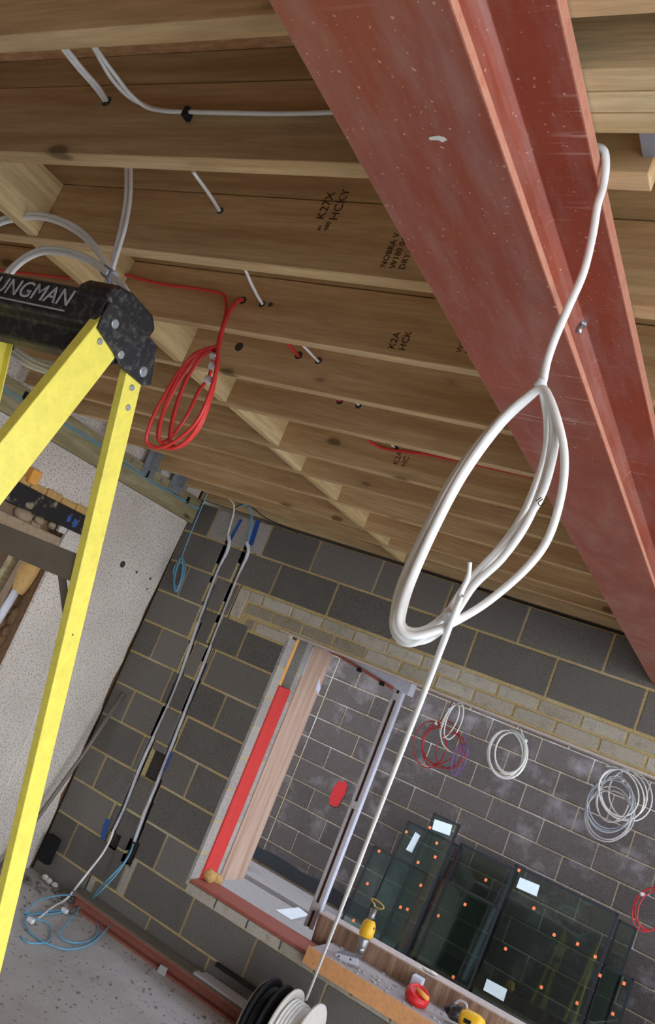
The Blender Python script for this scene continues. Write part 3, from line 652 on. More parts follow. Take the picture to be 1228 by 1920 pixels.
# white coil by the ladder
t = thing('white_cable_coil', Y(205, 515, -3.10), 'white twin cable tied in wide loops behind the ladder top', 'cable coil')
P = lambda u, v, d=0: Y(u, v, -3.10 + d)
for o in (0, 1):
    s = 8 * o
    MB().tube(smooth([P(236 + s, 240, .0), P(237 + s, 318, .0), P(236 + s, 370), P(228 + s, 420), P(216 + s * .7, 470), P(205 + s * .4, 515), P(192 + s, 545, .01), P(186 + s, 570, .01)]), .0055, 8).build('cable_tail', M['white_cable'], t)
    MB().tube(smooth([P(206, 512 - o * 4, -.012), P(180 - s * 0, 470 - s, -.012), P(150, 440 - s * 1.2, -.012), P(112, 418 - s, -.012), P(70, 408 - s * .9, -.012), P(30, 412 - s, -.012), P(-10, 425 - s, -.012), P(-60, 470 - s, -.01), P(-80, 560, 0), P(-50, 630 + s, .01), P(20, 665 - s, .012), P(60, 688 - s * 2, .012), P(110, 700 - s * 2, .012), P(160, 690, .012), P(190, 620, .01), P(205, 530, .006)]), .0060, 8).build('cable_loop', M['white_cable'], t)
    MB().tube(smooth([P(204, 514 - o * 3, -.02), P(170, 492 - s * .8, -.02), P(125, 477 - s, -.02), P(80, 474 - s, -.02), P(42, 492 - s, -.02), P(12, 525 - s * 1.6, -.02), P(-5, 560 - s, -.01), P(-8, 600, 0), P(8, 632, .01), P(40, 660 + s, .01), P(75, 680 + s, .01), P(110, 690 + s, .01), P(150, 690, .01), P(215, 640, .0), P(228, 590, .0), P(222, 555, 0), P(210, 520, -.004)]), .0060, 8).build('cable_loop', M['white_cable'], t)
    MB().tube(smooth([P(203, 513, -.016), P(220, 528 - s * .4, -.02), P(236, 545 - s * .6, -.024), P(256 - o * 10, 577 - s * .7, -.03)]), .0058, 8).build('cable_end', M['white_cable'], t)
MB().tube([P(197, 508, -.008), P(213, 521, -.010)], [.0130, .0130], 14, flat=1.2).build('tape', M['grey_tape'], t)
for (u, v, s_) in ((135, 486, 'E M A'), (78, 481, 'R 242')):
    pass
# big white coil in front of the beam
YC = -3.40
C_ = lambda u, v, d=0: Y(u, v, YC + d)
t = thing('white_cable_coil', C_(760, 1200), 'long white cable coil hanging from the red beam in the foreground', 'cable coil')
MB().tube(smooth([(2.20, -3.425, .032), (2.226, -3.425, .028), (2.2345, -3.415, .012), (2.238, -3.405, -.015), at(1120, 385, 'x', 2.242), at(1111, 440, 'x', 2.247), C_(1094, 510), C_(1066, 575), C_(1042, 630), C_(1026, 676), C_(1018, 715), C_(1012, 730)]), .0056, 10).build('cable_tail', M['white_cable'], t)
loops = [
    [(1016, 728), (990, 742), (935, 792), (868, 884), (815, 985), (768, 1090), (749, 1150), (752, 1180), (775, 1192), (812, 1184), (860, 1162), (920, 1124), (990, 1062), (1030, 1004), (1054, 920), (1058, 850), (1046, 790), (1030, 745)],
    [(1014, 730), (985, 745), (928, 796), (860, 886), (806, 985), (760, 1085), (741, 1150), (744, 1182), (768, 1202), (806, 1196), (846, 1160), (888, 1098), (940, 1048), (985, 985), (1015, 915), (1032, 850), (1036, 790), (1026, 748)],
    [(1012, 732), (980, 750), (922, 802), (852, 890), (800, 988), (754, 1088), (738, 1152), (740, 1186), (762, 1206), (795, 1196), (836, 1158), (880, 1090), (930, 1036), (975, 975), (1006, 905), (1024, 845), (1026, 792), (1020, 750)],
    [(1015, 729), (992, 746), (938, 798), (872, 888), (818, 988), (772, 1092), (754, 1154), (757, 1176), (778, 1184), (806, 1176), (840, 1148), (868, 1106), (905, 1062), (965, 1000), (1012, 935), (1036, 860), (1042, 800), (1030, 752)]]
for i, lp in enumerate(loops):
    d = (-.012, .004, .016, -.004)[i]
    MB().tube(smooth([C_(u, v, d + .008 * math.sin(j * .7 + i * 2)) for j, (u, v) in enumerate(lp)], 7, True), .0049, 10, True).build('cable_loop', M['white_cable'], t)
MB().tube([C_(1005, 728, -.008), C_(1016, 720, -.008), C_(1024, 718, -.008)], [.006, .0095, .007], 10).build('tape', M['tape'], t)
text('IU', C_(1003, 938, -.024), C_(1012, 950) - C_(1003, 938), C_(1003, 918) - C_(1003, 938), .012, M['ink'], t, 'cable_marking', .0003)
# drum cable tied to the coil
tp = thing('pull_cable', C_(845, 1180), 'taut white cable rising from the drum on the floor to the hanging coil', 'cable')
RE = Vector((1.08, -.33, -2.155))
MB().tube(smooth([RE, RE.lerp(C_(836, 1192, .0), .35), RE.lerp(C_(836, 1192, .0), .7), C_(836, 1192, .0), C_(850, 1150, -.02), C_(866, 1108, -.025), C_(878, 1080, -.03), C_(881, 1054, -.035)], 6), [.0052] * 13 + [.0042] * 6 + [.0034] * 18 + [.0026] * 6, 8).build('cable', M['white_cable'], tp)
MB().tube([C_(838, 1168, -.016), C_(846, 1152, -.018), C_(856, 1136, -.020)], [.006, .011, .006], 10).build('tape', M['tape'], tp)

# ------------------------------------------------------------------ stepladder
th = math.radians(3); LW = Vector((math.cos(th), math.sin(th), 0)); LH = Vector((-math.sin(th), math.cos(th), 0)); LP = Vector((1.023, -2.947, 0)); LS = .82      # local drawing of the ladder, brought LS times as near as first measured
L = lambda w, h, z: CAM + (LP + LW * w + LH * h + Vector((0, 0, z)) - CAM) * LS
ZF = -.753 - 1.767 / LS
lad = thing('stepladder', L(-.15, 0, ZF), 'yellow fibreglass stepladder with a black plastic top at the left of the picture', 'stepladder')
WL = -.53
def rail(side, h0, z0, h1, z1, wd, name, fl=.032, th_=.005):
    # C channel: web in the side plane, flanges turned inwards
    a = Vector((0, h0, z0)); b = Vector((0, h1, z1)); d = (b - a).normalized(); n = Vector((0, -d.z, d.y))
    if n.y < 0: n = -n
    wx, inn = (0, -1) if side > 0 else (WL, 1)
    def prof(p):
        r = []
        for (s_, o) in ((0, 0), (wd, 0), (wd, fl), (wd - th_, fl), (wd - th_, th_), (th_, th_), (th_, fl), (0, fl)):
            q_ = p + n * s_; r.append(L(wx + inn * o, q_.y, q_.z))
        return r
    A, B = prof(a), prof(b); m_ = MB(); m_.prism(A, (B[0] - A[0])); return m_.build(name, M['yellow'], lad, bevel=.0035, seg=3)
HF = lambda z: -.1 - .262 * (-.204 - z)
fr = [rail(s_, -.108, -.165, -.108 + .262 * (ZF + .165), ZF, .107, 'front_rail') for s_ in (1, -1)]
rr_ = [rail(s_, .030, -.20, .030 - .305 * (ZF + .20), ZF, .062, 'rear_rail', .026) for s_ in (1, -1)]
LN = LW
pp = lambda u, v, o=.0: atp(u, v, L(o, 0, 0), LN)
for s_ in (1, -1):
    o = .0012 if s_ > 0 else WL - .0072
    pts = [(191, 587), (203, 566), (228, 577), (291, 646), (280, 721), (265, 723), (222, 687), (211, 662), (180, 615)]
    base = [pp(u, v, .0012) for u, v in pts]
    if s_ < 0: base = [b + LW * (WL * LS - .0084) for b in base]
    m_ = MB(); m_.prism(base, LW * .006); pl_ = m_.build('side_plate', M['black'], lad, bevel=.0015)
    if s_ > 0:
        for (u, v, r) in ((215, 607, .011), (226, 665, .010), (268, 697, .013)):
            p = pp(u, v, .0072); MB().cyl(p, p + LW * .003, r, r * .8, n=16).build('rivet', M['zinc'], pl_)
            if r > .012: MB().cyl(p + LW * .003, p + LW * .006, r * .5, n=10).build('rivet_head', M['zinc'], pl_)
        m_ = MB(); m_.prism([pp(u, v, .0076) for u, v in ((243, 633), (250, 622), (256, 627), (262, 634), (264, 640), (257, 640), (256, 648), (247, 648))], LW * .0006); m_.build('scuff_mark', M['plaster'], pl_)
for (u, v, par) in ((187, 640, fr[0]), (247, 727, rr_[0]), (240, 764, rr_[0])):
    p = pp(u, v, .0); MB().cyl(p, p + LW * .003, .0075, .006, n=14).build('rivet', M['zinc'], par)
# black cap
cap = MB(); cx0 = -.62
prof = [(-.118, -.112), (-.112, -.195), (-.075, -.205), (-.07, -.262), (-.03, -.268), (.06, -.20), (.075, -.13), (.05, -.085), (-.06, -.083)]
cap.prism([L(cx0, h_, z_) for h_, z_ in prof], LW * (-.006 - cx0) * LS)
cp = cap.build('top_cap', M['black'], lad, bevel=.006, seg=3)
m_ = MB(); m_.prism([L(-.115, h_, z_) for h_, z_ in [(-.122, -.125), (-.118, -.10), (-.10, -.078), (-.05, -.068), (.04, -.075), (.07, -.10), (.06, -.14), (-.10, -.15)]], LW * .119 * LS); m_.build('end_horn', M['black'], lad, bevel=.010, seg=3)
m_ = MB(); m_.prism([L(-.61, -.1185, -.178), L(-.115, -.1185, -.178), L(-.115, -.1190, -.1825), L(-.61, -.1190, -.1825)], LH * -.0008); m_.build('white_line', M['letter'], cp)
text('YOUNGMAN', L(-.112, -.1195, -.166), LW, (0, 0, 1), .064 * LS, M['letter'], cp, 'lettering', .0006, .18, 'RIGHT')
# treads and braces
for k in range(8):
    z = -.66 - .245 * k; h0 = HF(z)
    if z < ZF + .15: break
    m_ = MB(); m_.hexa([L(WL + .004, h0 + .01, z - .006), L(-.004, h0 + .01, z - .006), L(-.004, h0 + .095, z - .006), L(WL + .004, h0 + .095, z - .006), L(WL + .004, h0 + .01, z), L(-.004, h0 + .01, z), L(-.004, h0 + .095, z), L(WL + .004, h0 + .095, z)])
    m_.hexa([L(WL + .004, h0 + .008, z - .04), L(-.004, h0 + .008, z - .04), L(-.004, h0 + .012, z - .04), L(WL + .004, h0 + .012, z - .04), L(WL + .004, h0 + .008, z), L(-.004, h0 + .008, z), L(-.004, h0 + .012, z), L(WL + .004, h0 + .012, z)])
    m_.build('tread', M['galv'], lad, bevel=.001)
hr = lambda z: .030 + .305 * (-.20 - z)
for z in (-.745,):
    m_ = MB(); h0 = hr(z); m_.prism([L(WL + .006, h0 + .01, z + .040), L(-.006, h0 - .002, z + .040), L(-.006, h0 + .018, z - .032), L(WL + .006, h0 + .028, z - .032)], LH * .004); m_.prism([L(WL + .006, h0 + .01, z + .040), L(-.006, h0 + .0, z + .040), L(-.006, h0 + .028, z + .036), L(WL + .006, h0 + .036, z + .036)], (0, 0, -.004))
    m_.build('rear_brace', M['grey_metal'], lad, bevel=.0008)
    for a, b in (((-.10, z - .0), (-.012, z - .16)), ((WL + .10, z), (WL + .012, z - .16))):
        m_ = MB(); m_.bar(L(a[0], hr(a[1]) + .03, a[1]), L(b[0], hr(b[1]) + .03, b[1]), .024, LW, .004, LH); m_.build('knee_brace', M['grey_metal'], lad)
for s_, w_ in ((1, -.015), (-1, WL + .015)):
    for h_ in (HF(ZF) + .045, hr(ZF) + .03):
        m_ = MB(); c = L(w_, h_, ZF); m_.hexa([c + LW * a + LH * b + Vector((0, 0, z)) for z in (.0, .045) for a, b in ((-.022, -.06), (.022, -.06), (.022, .06), (-.022, .06))]); m_.build('rubber_foot', M['black_clean'], lad, bevel=.004)

# ------------------------------------------------------------------ conduits in the chases
def conduit(px, name_lab, cl, cablem, cpts):
    t = thing('conduit', at(*px[-1], 'y', .015), name_lab, 'conduit')
    MB().tube(smooth([at(u, v, 'y', y) for u, v, y in cl], 6), .0115, 12).build('tube', M['conduit'], t)
    return t
conduit([(213, 1555)], 'left-hand grey conduit sunk in a chase in the block wall, bent at its top', [(428, 1004, -.020), (430, 1018, -.014), (424, 1038, .0), (405, 1080, .018), (368, 1180, .02), (330, 1290, .02), (293, 1372, .02), (262, 1440, .02), (236, 1510, .02), (214, 1556, .012)], 0, 0)
conduit([(250, 1580)], 'right-hand grey conduit sunk in a chase in the block wall, bent at its top', [(462, 1016, -.020), (466, 1030, -.014), (461, 1048, .0), (441, 1095, .018), (398, 1205, .02), (345, 1340, .02), (306, 1440, .02), (277, 1510, .02), (252, 1578, .012)], 0, 0)
YW = lambda u, v, d: at(u, v, 'y', -d)
cable([(-.64, -.36, .10), YW(417, 914, .10), YW(418, 925, .08), YW(428, 934, .05), YW(438, 945, .04), YW(438, 962, .03), YW(432, 985, .03), YW(427, 1004, .020)], .0055, M['white_cable'], 'white_cable', 'white cable coming down from the last joists into the left-hand conduit')
for k in (0, 1):
    cable([YW(448 + 6 * k, 950, .05), YW(460 + 6 * k, 946, .05), YW(470 + 3 * k, 960, .04), YW(470 + 2 * k, 985, .03), YW(463 + 3 * k, 1016, .021)], .0032, M['blue_cable'], 'blue_cable', 'blue cable curling into the top of the right-hand conduit, ' + ('inner strand' if k else 'outer strand'), group='blue cables at the right-hand conduit')
cable([YW(439, 954, .03), YW(452, 946, .03), YW(470, 950, .03), YW(500, 972, .02), YW(560, 1000, .02)], .003, M['black_clean'], 'black_cable', 'black cable lying along the top of the block wall behind the blue ones')
# hanging blue hank
t = thing('blue_cable_hank', YW(333, 1110, .06), 'small hank of blue cable hanging on the block wall near the left corner', 'cable coil')
MB().tube(smooth([YW(398, 908, .30), YW(385, 935, .20), YW(364, 985, .10), YW(346, 1030, .06), YW(340, 1050, .06)], 6), .0035, 8).build('cable_tail', M['blue_cable'], t)
for i, (w, b) in enumerate(((9, 1110), (6, 1104), (11, 1100), (4, 1108))):
    lp = [(340, 1046), (340 + w * .7, 1062), (337 + w * .6, 1085), (331, b), (327 - w * .1, b - 14), (335 - w * .8, 1066)]
    MB().tube(smooth([YW(u, v, .05 + .006 * i) for u, v in lp], 5, True), .0035, 6, True).build('cable_loop', M['blue_cable'], t)
# cables out of the chase pocket onto the floor
Z = lambda u, v, z=-2.512: at(u, v, 'z', z)
cable([YW(213, 1556, .004), YW(205, 1578, .03), YW(190, 1604, .08), YW(168, 1632, .10), YW(150, 1655, .13), Z(125, 1685, -2.50), Z(100, 1700), Z(72, 1722)], .0065, M['white_cable'], 'white_cable', 'white cable falling from the left-hand conduit to the floor')
t = thing('blue_cable_hank', Z(120, 1720), 'loose tangle of blue cables dropping from the wall pocket onto the floor', 'cable coil')
for i, pts in enumerate((
    [YW(250, 1582, .004), YW(246, 1594, .03), YW(232, 1618, .07), YW(200, 1652, .12), Z(165, 1690, -2.50), Z(150, 1702), Z(118, 1740, -2.50), Z(113, 1757, -2.51), Z(140, 1768), Z(170, 1762), Z(185, 1745), Z(180, 1725)],
    [YW(249, 1584, .004), YW(244, 1600, .03), YW(224, 1632, .08), YW(192, 1668, .12), Z(160, 1694, -2.50), Z(130, 1706), Z(90, 1714), Z(45, 1712)],
    [Z(45, 1713), Z(70, 1690, -2.49), Z(110, 1679, -2.47), Z(150, 1680, -2.48), Z(165, 1688, -2.49), Z(140, 1706), Z(95, 1708), Z(50, 1716)],
    [Z(38, 1755), Z(55, 1768), Z(90, 1765), Z(96, 1745), Z(88, 1730, -2.505), Z(60, 1722), Z(45, 1725), Z(60, 1752), Z(95, 1772), Z(130, 1780), Z(172, 1768), Z(205, 1735, -2.50), Z(210, 1712, -2.46), Z(203, 1695, -2.46)])):
    MB().tube(smooth(pts, 7), .0045, 8).build('cable', M['blue_cable'], t)

# ------------------------------------------------------------------ foot of the wall: steel channel, trims, debris
fb = thing('steel_beam', (.5, -.09, -2.52), 'red oxide steel beam lying on the floor along the foot of the block wall', 'steel beam')
mb = MB(); mb.box(-.56, 3.2, -.125, -.012, -2.52, -2.508); mb.box(-.56, 3.2, -.125, -.012, -2.456, -2.444); mb.box(-.56, 3.2, -.085, -.075, -2.508, -2.456); mb.build('section', M['dusty_steel'], fb, origin=(0, 0, 0), bevel=.002)
mb = MB(); mb.box(-.58, 3.2, -.1255, -.010, -2.4435, -2.436); mb.build('grey_capping', M['grey_metal'], fb, bevel=.002)
mb = MB(); mb.prism([at(*q_, 'y', -.128) for q_ in ((303, 1808), (315, 1815), (302, 1848), (286, 1840))], (0, -.012, 0)); tag(mb.build('metal_cleat', M['trunking'], bevel=.001), 'pale metal cleat standing across the red steel beam on the floor', 'bracket')
for k, la in ((0, 'upper of two'), (1, 'lower of two')):
    mb = MB(); mb.box(.36 + .02 * k, 3.0, -.118 + .05 * k * 0 - .0 + .052 * k, -.070 + .052 * k, -2.4355, -2.422 - .003 * k); tag(mb.build('trim_length', M['trunking'], bevel=.002), 'grey white plastic trim length lying on the floor beam, ' + ('front one' if k == 0 else 'rear one'), 'trim length', 'trim lengths on the floor beam')
mb = MB(); rr = random.Random(4)
for k in range(90):
    u = rr.uniform(30, 300); v = rr.uniform(1640, 1900); p = Z(u, v, -2.52)
    if p.y > -.16 or p.x < -.98: continue
    mb.lump(p + Vector((0, 0, .003)), rr.uniform(.003, .010), (1, 1, .6), k, n=3)
for k in range(60): mb.lump(Vector((rr.uniform(-.9, -.45), rr.uniform(-.22, -.02), -2.512)), rr.uniform(.008, .022), (1, 1, .6), k, n=4)
for k in range(60): mb.lump(Vector((rr.uniform(-.45, 1.2), rr.uniform(-.30, -.14), -2.516)), rr.uniform(.003, .008), (1, 1, .6), k, n=3)
tag(mb.build('floor_rubble', M['grit']), 'scattered grit and rubble on the grey floor near the wall', 'rubble', kind='stuff')
mb = MB()
for k, (u, v) in enumerate(((85, 1645), (92, 1652), (103, 1660), (62, 1650), (60, 1662))): mb.lump(at(u, v, 'y', -.06), .022, (1.2, .7, .8), k + 70, n=5)
tag(mb.build('plaster_crumbs', M['plaster']), 'white plaster crumbs at the foot of the block wall beside the ladder', 'rubble', kind='stuff')
mb = MB(); p = at(72, 1612, 'y', -.02); mb.box(-.99, -.90, -.05, -.004, -2.44, -2.28); tag(mb.build('black_box', M['dpm'], bevel=.004), 'small black box at the foot of the block wall behind the ladder rail', 'box')
mb = MB()
for (u, v, m_) in ((150, 1690, 0), (98, 1735, 0)): pass
for k, (u, v) in enumerate(((122, 1706), (58, 1724))):
    p = Z(u, v, -2.50); t = thing('cable_connector', p, ('right-hand' if k == 0 else 'left-hand') + ' white connector on the end of a floor cable', 'connector', 'white connectors among the floor cables'); MB().box(p.x - .02, p.x + .02, p.y - .012, p.y + .012, -2.515, -2.492).build('plug_body', M['tape'], t, bevel=.003)

# ------------------------------------------------------------------ window frame standing in the opening
wf = thing('window_frame', (.74, .4, -2.05), 'white and brown plastic window frame section standing skewed in the opening', 'window frame')
def postpart(u0, u1, y0, y1, mat, name, zt=-.64, zb=-2.06): mb = MB(); mb.box(u0, u1, y0, y1, zt, zb); return mb
X0 = .672
mb = MB(); mb.box(X0 + .022, X0 + .040, .352, .392, -2.07, -.625); mb.build('post', M['upvc'], wf, bevel=.003)
mb = MB(); mb.box(X0 - .026, X0 - .010, .352, .40, -2.07, -.66); mb.box(X0 + .012, X0 + .022, .350, .40, -2.07, -.66); mb.build('track_lip', M['trunking'], wf, bevel=.002)
mb = MB(); mb.box(X0 - .012, X0 + .014, .372, .40, -2.07, -.64); mb.build('brown_channel', M['foil'], wf)
for z in (-.70, -1.36, -1.95):
    mb = MB(); mb.box(X0 - .022, X0 + .022, .348, .38, z - .022, z + .022); mb.build('spacer_clip', M['trunking'], wf, bevel=.003)
mb = MB(); mb.hexa([(.15, .33, -.59), (.75, .33, -.668), (.75, .42, -.668), (.15, .42, -.59), (.15, .33, -.52), (.75, .33, -.56), (.75, .42, -.56), (.15, .42, -.52)]); mb.build('head', M['upvc'], wf, bevel=.003)
mb = MB(); mb.hexa([(.10, .30, -.588), (.655, .318, -.672), (.655, .328, -.672), (.10, .328, -.588), (.10, .30, -.572), (.655, .318, -.652), (.655, .328, -.652), (.10, .328, -.572)]); mb.build('brown_strip', M['red_sill'], wf)
for x in (.41, .58):
    z = -.588 - (x - .10) * .1514; mb = MB(); mb.box(x - .014, x + .014, .300, .322, z - .012, z + .012); mb.build('black_clip', M['black_clean'], wf)
# ------------------------------------------------------------------ upstand and shelf
up_ = tag(MB().hexa([(.765, .25, -2.09), (3.5, .25, -2.09), (3.5, .345, -2.09), (.765, .345, -2.09), (.752, .25, -1.945), (3.5, .25, -1.90), (3.5, .345, -1.90), (.752, .345, -1.945)]).build('plywood_upstand', M['ply_x'], bevel=.001), 'brown plywood upstand board behind the cluttered window shelf', 'board')
MB().hexa([(.750, .248, -1.945), (3.5, .248, -1.90), (3.5, .347, -1.90), (.750, .347, -1.945), (.750, .248, -1.939), (3.5, .248, -1.894), (3.5, .347, -1.894), (.750, .347, -1.939)]).build('dusty_top_edge', M['dusty_ply_edge'], up_)
sh = tag(MB().box(.895, 3.5, -.05, .248, -2.074, -2.030).build('window_shelf', M['pinkboard'], origin=(.9, 0, -2.07), bevel=.001), 'dusty window shelf board with an orange brown front edge under the opening', 'shelf')
MB().hexa([(.885, -.062, -2.112), (3.5, -.062, -2.112), (3.5, -.050, -2.112), (.885, -.050, -2.112), (.885, -.062, -2.026), (3.5, -.062, -2.026), (3.5, -.050, -2.026), (.885, -.050, -2.026)]).build('front_edge', M['orange_board'], sh, bevel=.0015)
SZ = -2.030
s_ = lambda u, v, z=SZ: at(u, v, 'z', z)
# metal bracket
p = at(650, 1796, 'y', .03)
t = thing('metal_bracket', (p.x, .03, SZ), 'small shiny metal bracket with two holes standing on the window shelf', 'bracket')
MB().prism([at(*q_, 'y', .03) for q_ in ((630, 1786), (672, 1797), (671, 1811), (627, 1800))], (0, .003, 0)).build('plate', M['upvc'], t, bevel=.0006)
a_, b_ = at(630, 1786, 'y', .03), at(672, 1797, 'y', .03); MB().prism([a_, b_, b_ + Vector((-.01, .09, 0)), a_ + Vector((-.01, .09, 0))], (0, 0, -.002)).build('flange', M['galv'], t)
for (u, v) in ((635, 1793), (657, 1799)):
    q_ = at(u, v, 'y', .0292); MB().cyl(q_, q_ + Vector((0, .0008, 0)), .0055, n=12).build('screw_hole', M['chase'], t)
mb = MB(); rr = random.Random(8)
for k in range(70):
    x = rr.uniform(.93, 1.7); mb.lump((x, rr.uniform(-.03, .22), SZ + .003), rr.uniform(.003, .010), (1.3, 1, .5), k, n=3)
tag(mb.build('shelf_dust', M['trunking']), 'grey grit and screws strewn over the window shelf', 'debris', kind='stuff')
# right angle tool standing on its head
def pv(u, v, y): return at(u, v, 'y', y)
t = thing('power_tool', s_(680, 1785), 'yellow and black cordless tool standing upright on the shelf against the upstand', 'power tool')
A = pv(678, 1778, .12); B = pv(706, 1690, .16); ax = (B - A).normalized()
f = lambda k, du=0: A + (B - A) * k
MB().lathe(f(-.02), Vector((.1, -1, .05)), [(-.03, 0), (-.03, .017), (.0, .021), (.018, .021), (.024, .016), (.024, .010), (.030, .009), (.030, 0)], 20).build('gear_head', M['tool_grey'], t)
MB().tube([f(-.04), f(.05), f(.16), f(.24)], [.022, .026, .029, .028], 14, flat=.9).build('neck', M['tool_grey'], t)
MB().tube([f(.22), f(.28), f(.40), f(.52), f(.60)], [.028, .037, .038, .034, .023], 14, flat=1.1).build('motor_body', M['tool_yellow'], t)
side = Vector((1, -.4, .1)).normalized()
MB().tube([f(.34) + side * .029, f(.46) + side * .029, f(.60) + side * .012, f(.66)], [.006, .012, .012, .008], 10).build('rubber_grip', M['black_clean'], t)
MB().tube([f(.58), f(.70), f(.84)], [.019, .016, .018], 12).build('handle', M['tool_grey'], t)
MB().tube(smooth([pv(702, 1695, .16), pv(696, 1686, .16), pv(704, 1687, .16), pv(716, 1696, .16), pv(719, 1703, .16), pv(711, 1704, .16), pv(703, 1700, .16)], 4, True), .0045, 8, True).build('hanging_hook', M['brass'], t)
# white box, rag, red tool, drill
p = s_(790, 1848, SZ); tag(MB().box(p.x - .0, p.x + .055, .16, .21, SZ + .001, SZ + .085).build('cardboard_box', M['upvc'], bevel=.001), 'small white box standing on the shelf by the red tape tool', 'box')
p = at(787, 1820, 'y', .30)
mb = MB()
for k, (u, v) in enumerate(((770, 1808), (790, 1817), (812, 1824), (800, 1818))): mb.lump(at(u, v, 'y', .28) * 1.0, .018, (1.4, .8, .45), k + 90, n=5)
tag(mb.build('plaster_scraps', M['plaster']), 'white scraps lying on the top edge of the plywood upstand', 'debris', kind='stuff')
c = pv(778, 1880, .07)
t = thing('chalk_line', Vector((c.x, c.y, SZ)), 'round red plastic reel tool with an orange handle on the window shelf', 'hand tool')
cc = Vector((c.x, c.y, SZ + .034))
MB().lathe(cc, (.25, -.3, 1), [(-.022, 0), (-.022, .052), (-.014, .062), (.014, .062), (.022, .052), (.022, 0)], 28).build('case', M['red_plastic'], t)
MB().lathe(cc, (.25, -.3, 1), [(.0205, .040), (.027, .044), (.027, .052), (.021, .055)], 28).build('rim', M['red_plastic'], t)
MB().tube([cc + Vector((-.01, -.012, .032)), cc + Vector((.03, -.02, .024)), cc + Vector((.06, -.025, .02))], [.009, .012, .010], 10).build('orange_handle', M['pir'], t)
t = thing('cordless_drill', s_(880, 1915), 'yellow and black cordless drill lying on the shelf at the bottom edge of the picture', 'cordless drill')
A = pv(842, 1893, .10); B = pv(905, 1925, .08); f = lambda k: A + (B - A) * k
MB().tube([f(-.12), f(.0), f(.08)], [.012, .024, .028], 14).build('chuck', M['black_clean'], t)
MB().tube([f(.06), f(.14), f(.42)], [.033, .037, .036], 16).build('gear_case', M['black'], t)
MB().tube([f(.38), f(.5), f(.85), f(1.0)], [.036, .042, .040, .028], 16).build('motor_body', M['tool_yellow'], t)
MB().bar(f(.62), f(.62) + Vector((.01, .06, -.03)), .04, (B - A).normalized(), .032, (0, 0, 1)).build('grip', M['tool_yellow'], t, bevel=.006)
MB().bar(f(.52) + Vector((0, -.043, 0)), f(.72) + Vector((0, -.043, 0)), .006, (0, 1, 0), .018, (0, 0, 1)).build('vent', M['black_clean'], t)
MB().tube(smooth([f(.1) + Vector((0, 0, .035)), f(.2) + Vector((.0, 0, .058)), f(.38) + Vector((0, 0, .058)), f(.46) + Vector((0, 0, .036))], 5), .006, 8).build('side_handle', M['trunking'], t)

# ------------------------------------------------------------------ cable drums on the floor
AX = Vector((1, .04, 0)).normalized()
def drum(c, w, r, fm, cm, label, rim=.008):
    c = Vector(c); t = thing('cable_drum', (c.x, c.y, -2.52), label, 'cable drum', None)
    for s2 in (0, 1):
        o = 0 if s2 == 0 else w
        sg = -1 if s2 == 0 else 1
        MB().lathe(c, AX, [(o, .03), (o + sg * .004, .03), (o + sg * .004, r * .6), (o + sg * .006, r - .012), (o + sg * .010, r - .004), (o + sg * .006, r), (o - sg * .004, r), (o - sg * .006, r - .006), (o - sg * .001, r - .014), (o, r * .6), (o, .03)], 56).build('flange', fm, t)
    pr_ = [(.0, r * .3)]
    n = 7
    for k in range(n):
        a = .006 + (w - .012) * k / n; b = .006 + (w - .012) * (k + 1) / n; rr2 = r * (.80 if k < 4 else .76)
        pr_ += [(a, rr2 - .006), (a + (b - a) * .25, rr2), (a + (b - a) * .75, rr2), (b, rr2 - .006)]
    pr_.append((w, r * .3))
    MB().lathe(c, AX, pr_, 48).build('wound_cable', cm, t)
    MB().lathe(c, AX, [(-.012, .035), (w + .012, .035), (w + .012, .02), (-.012, .02)], 24).build('hub', fm, t)
    return t
drum((1.02, -.335, -2.33), .125, .19, M['plaster'], M['white_cable'], 'white drum of white cable standing on the floor below the window shelf')
drum((.895, -.335, -2.335), .065, .185, M['dpm'], M['black_clean'], 'black drum of cable standing beside the white drum')
tag(MB().lathe((.862, -.335, -2.345), AX, [(0, .04), (0, .17), (.004, .175), (.010, .172), (.010, .04)], 48).build('metal_disc', M['grey_metal']), 'grey metal disc leaning against the black cable drum', 'disc')
tag(MB().box(.42, .86, -.035, -.012, -2.372, -2.352).build('black_bar', M['black_clean']), 'black bar against the block wall just behind the drums', 'bar')

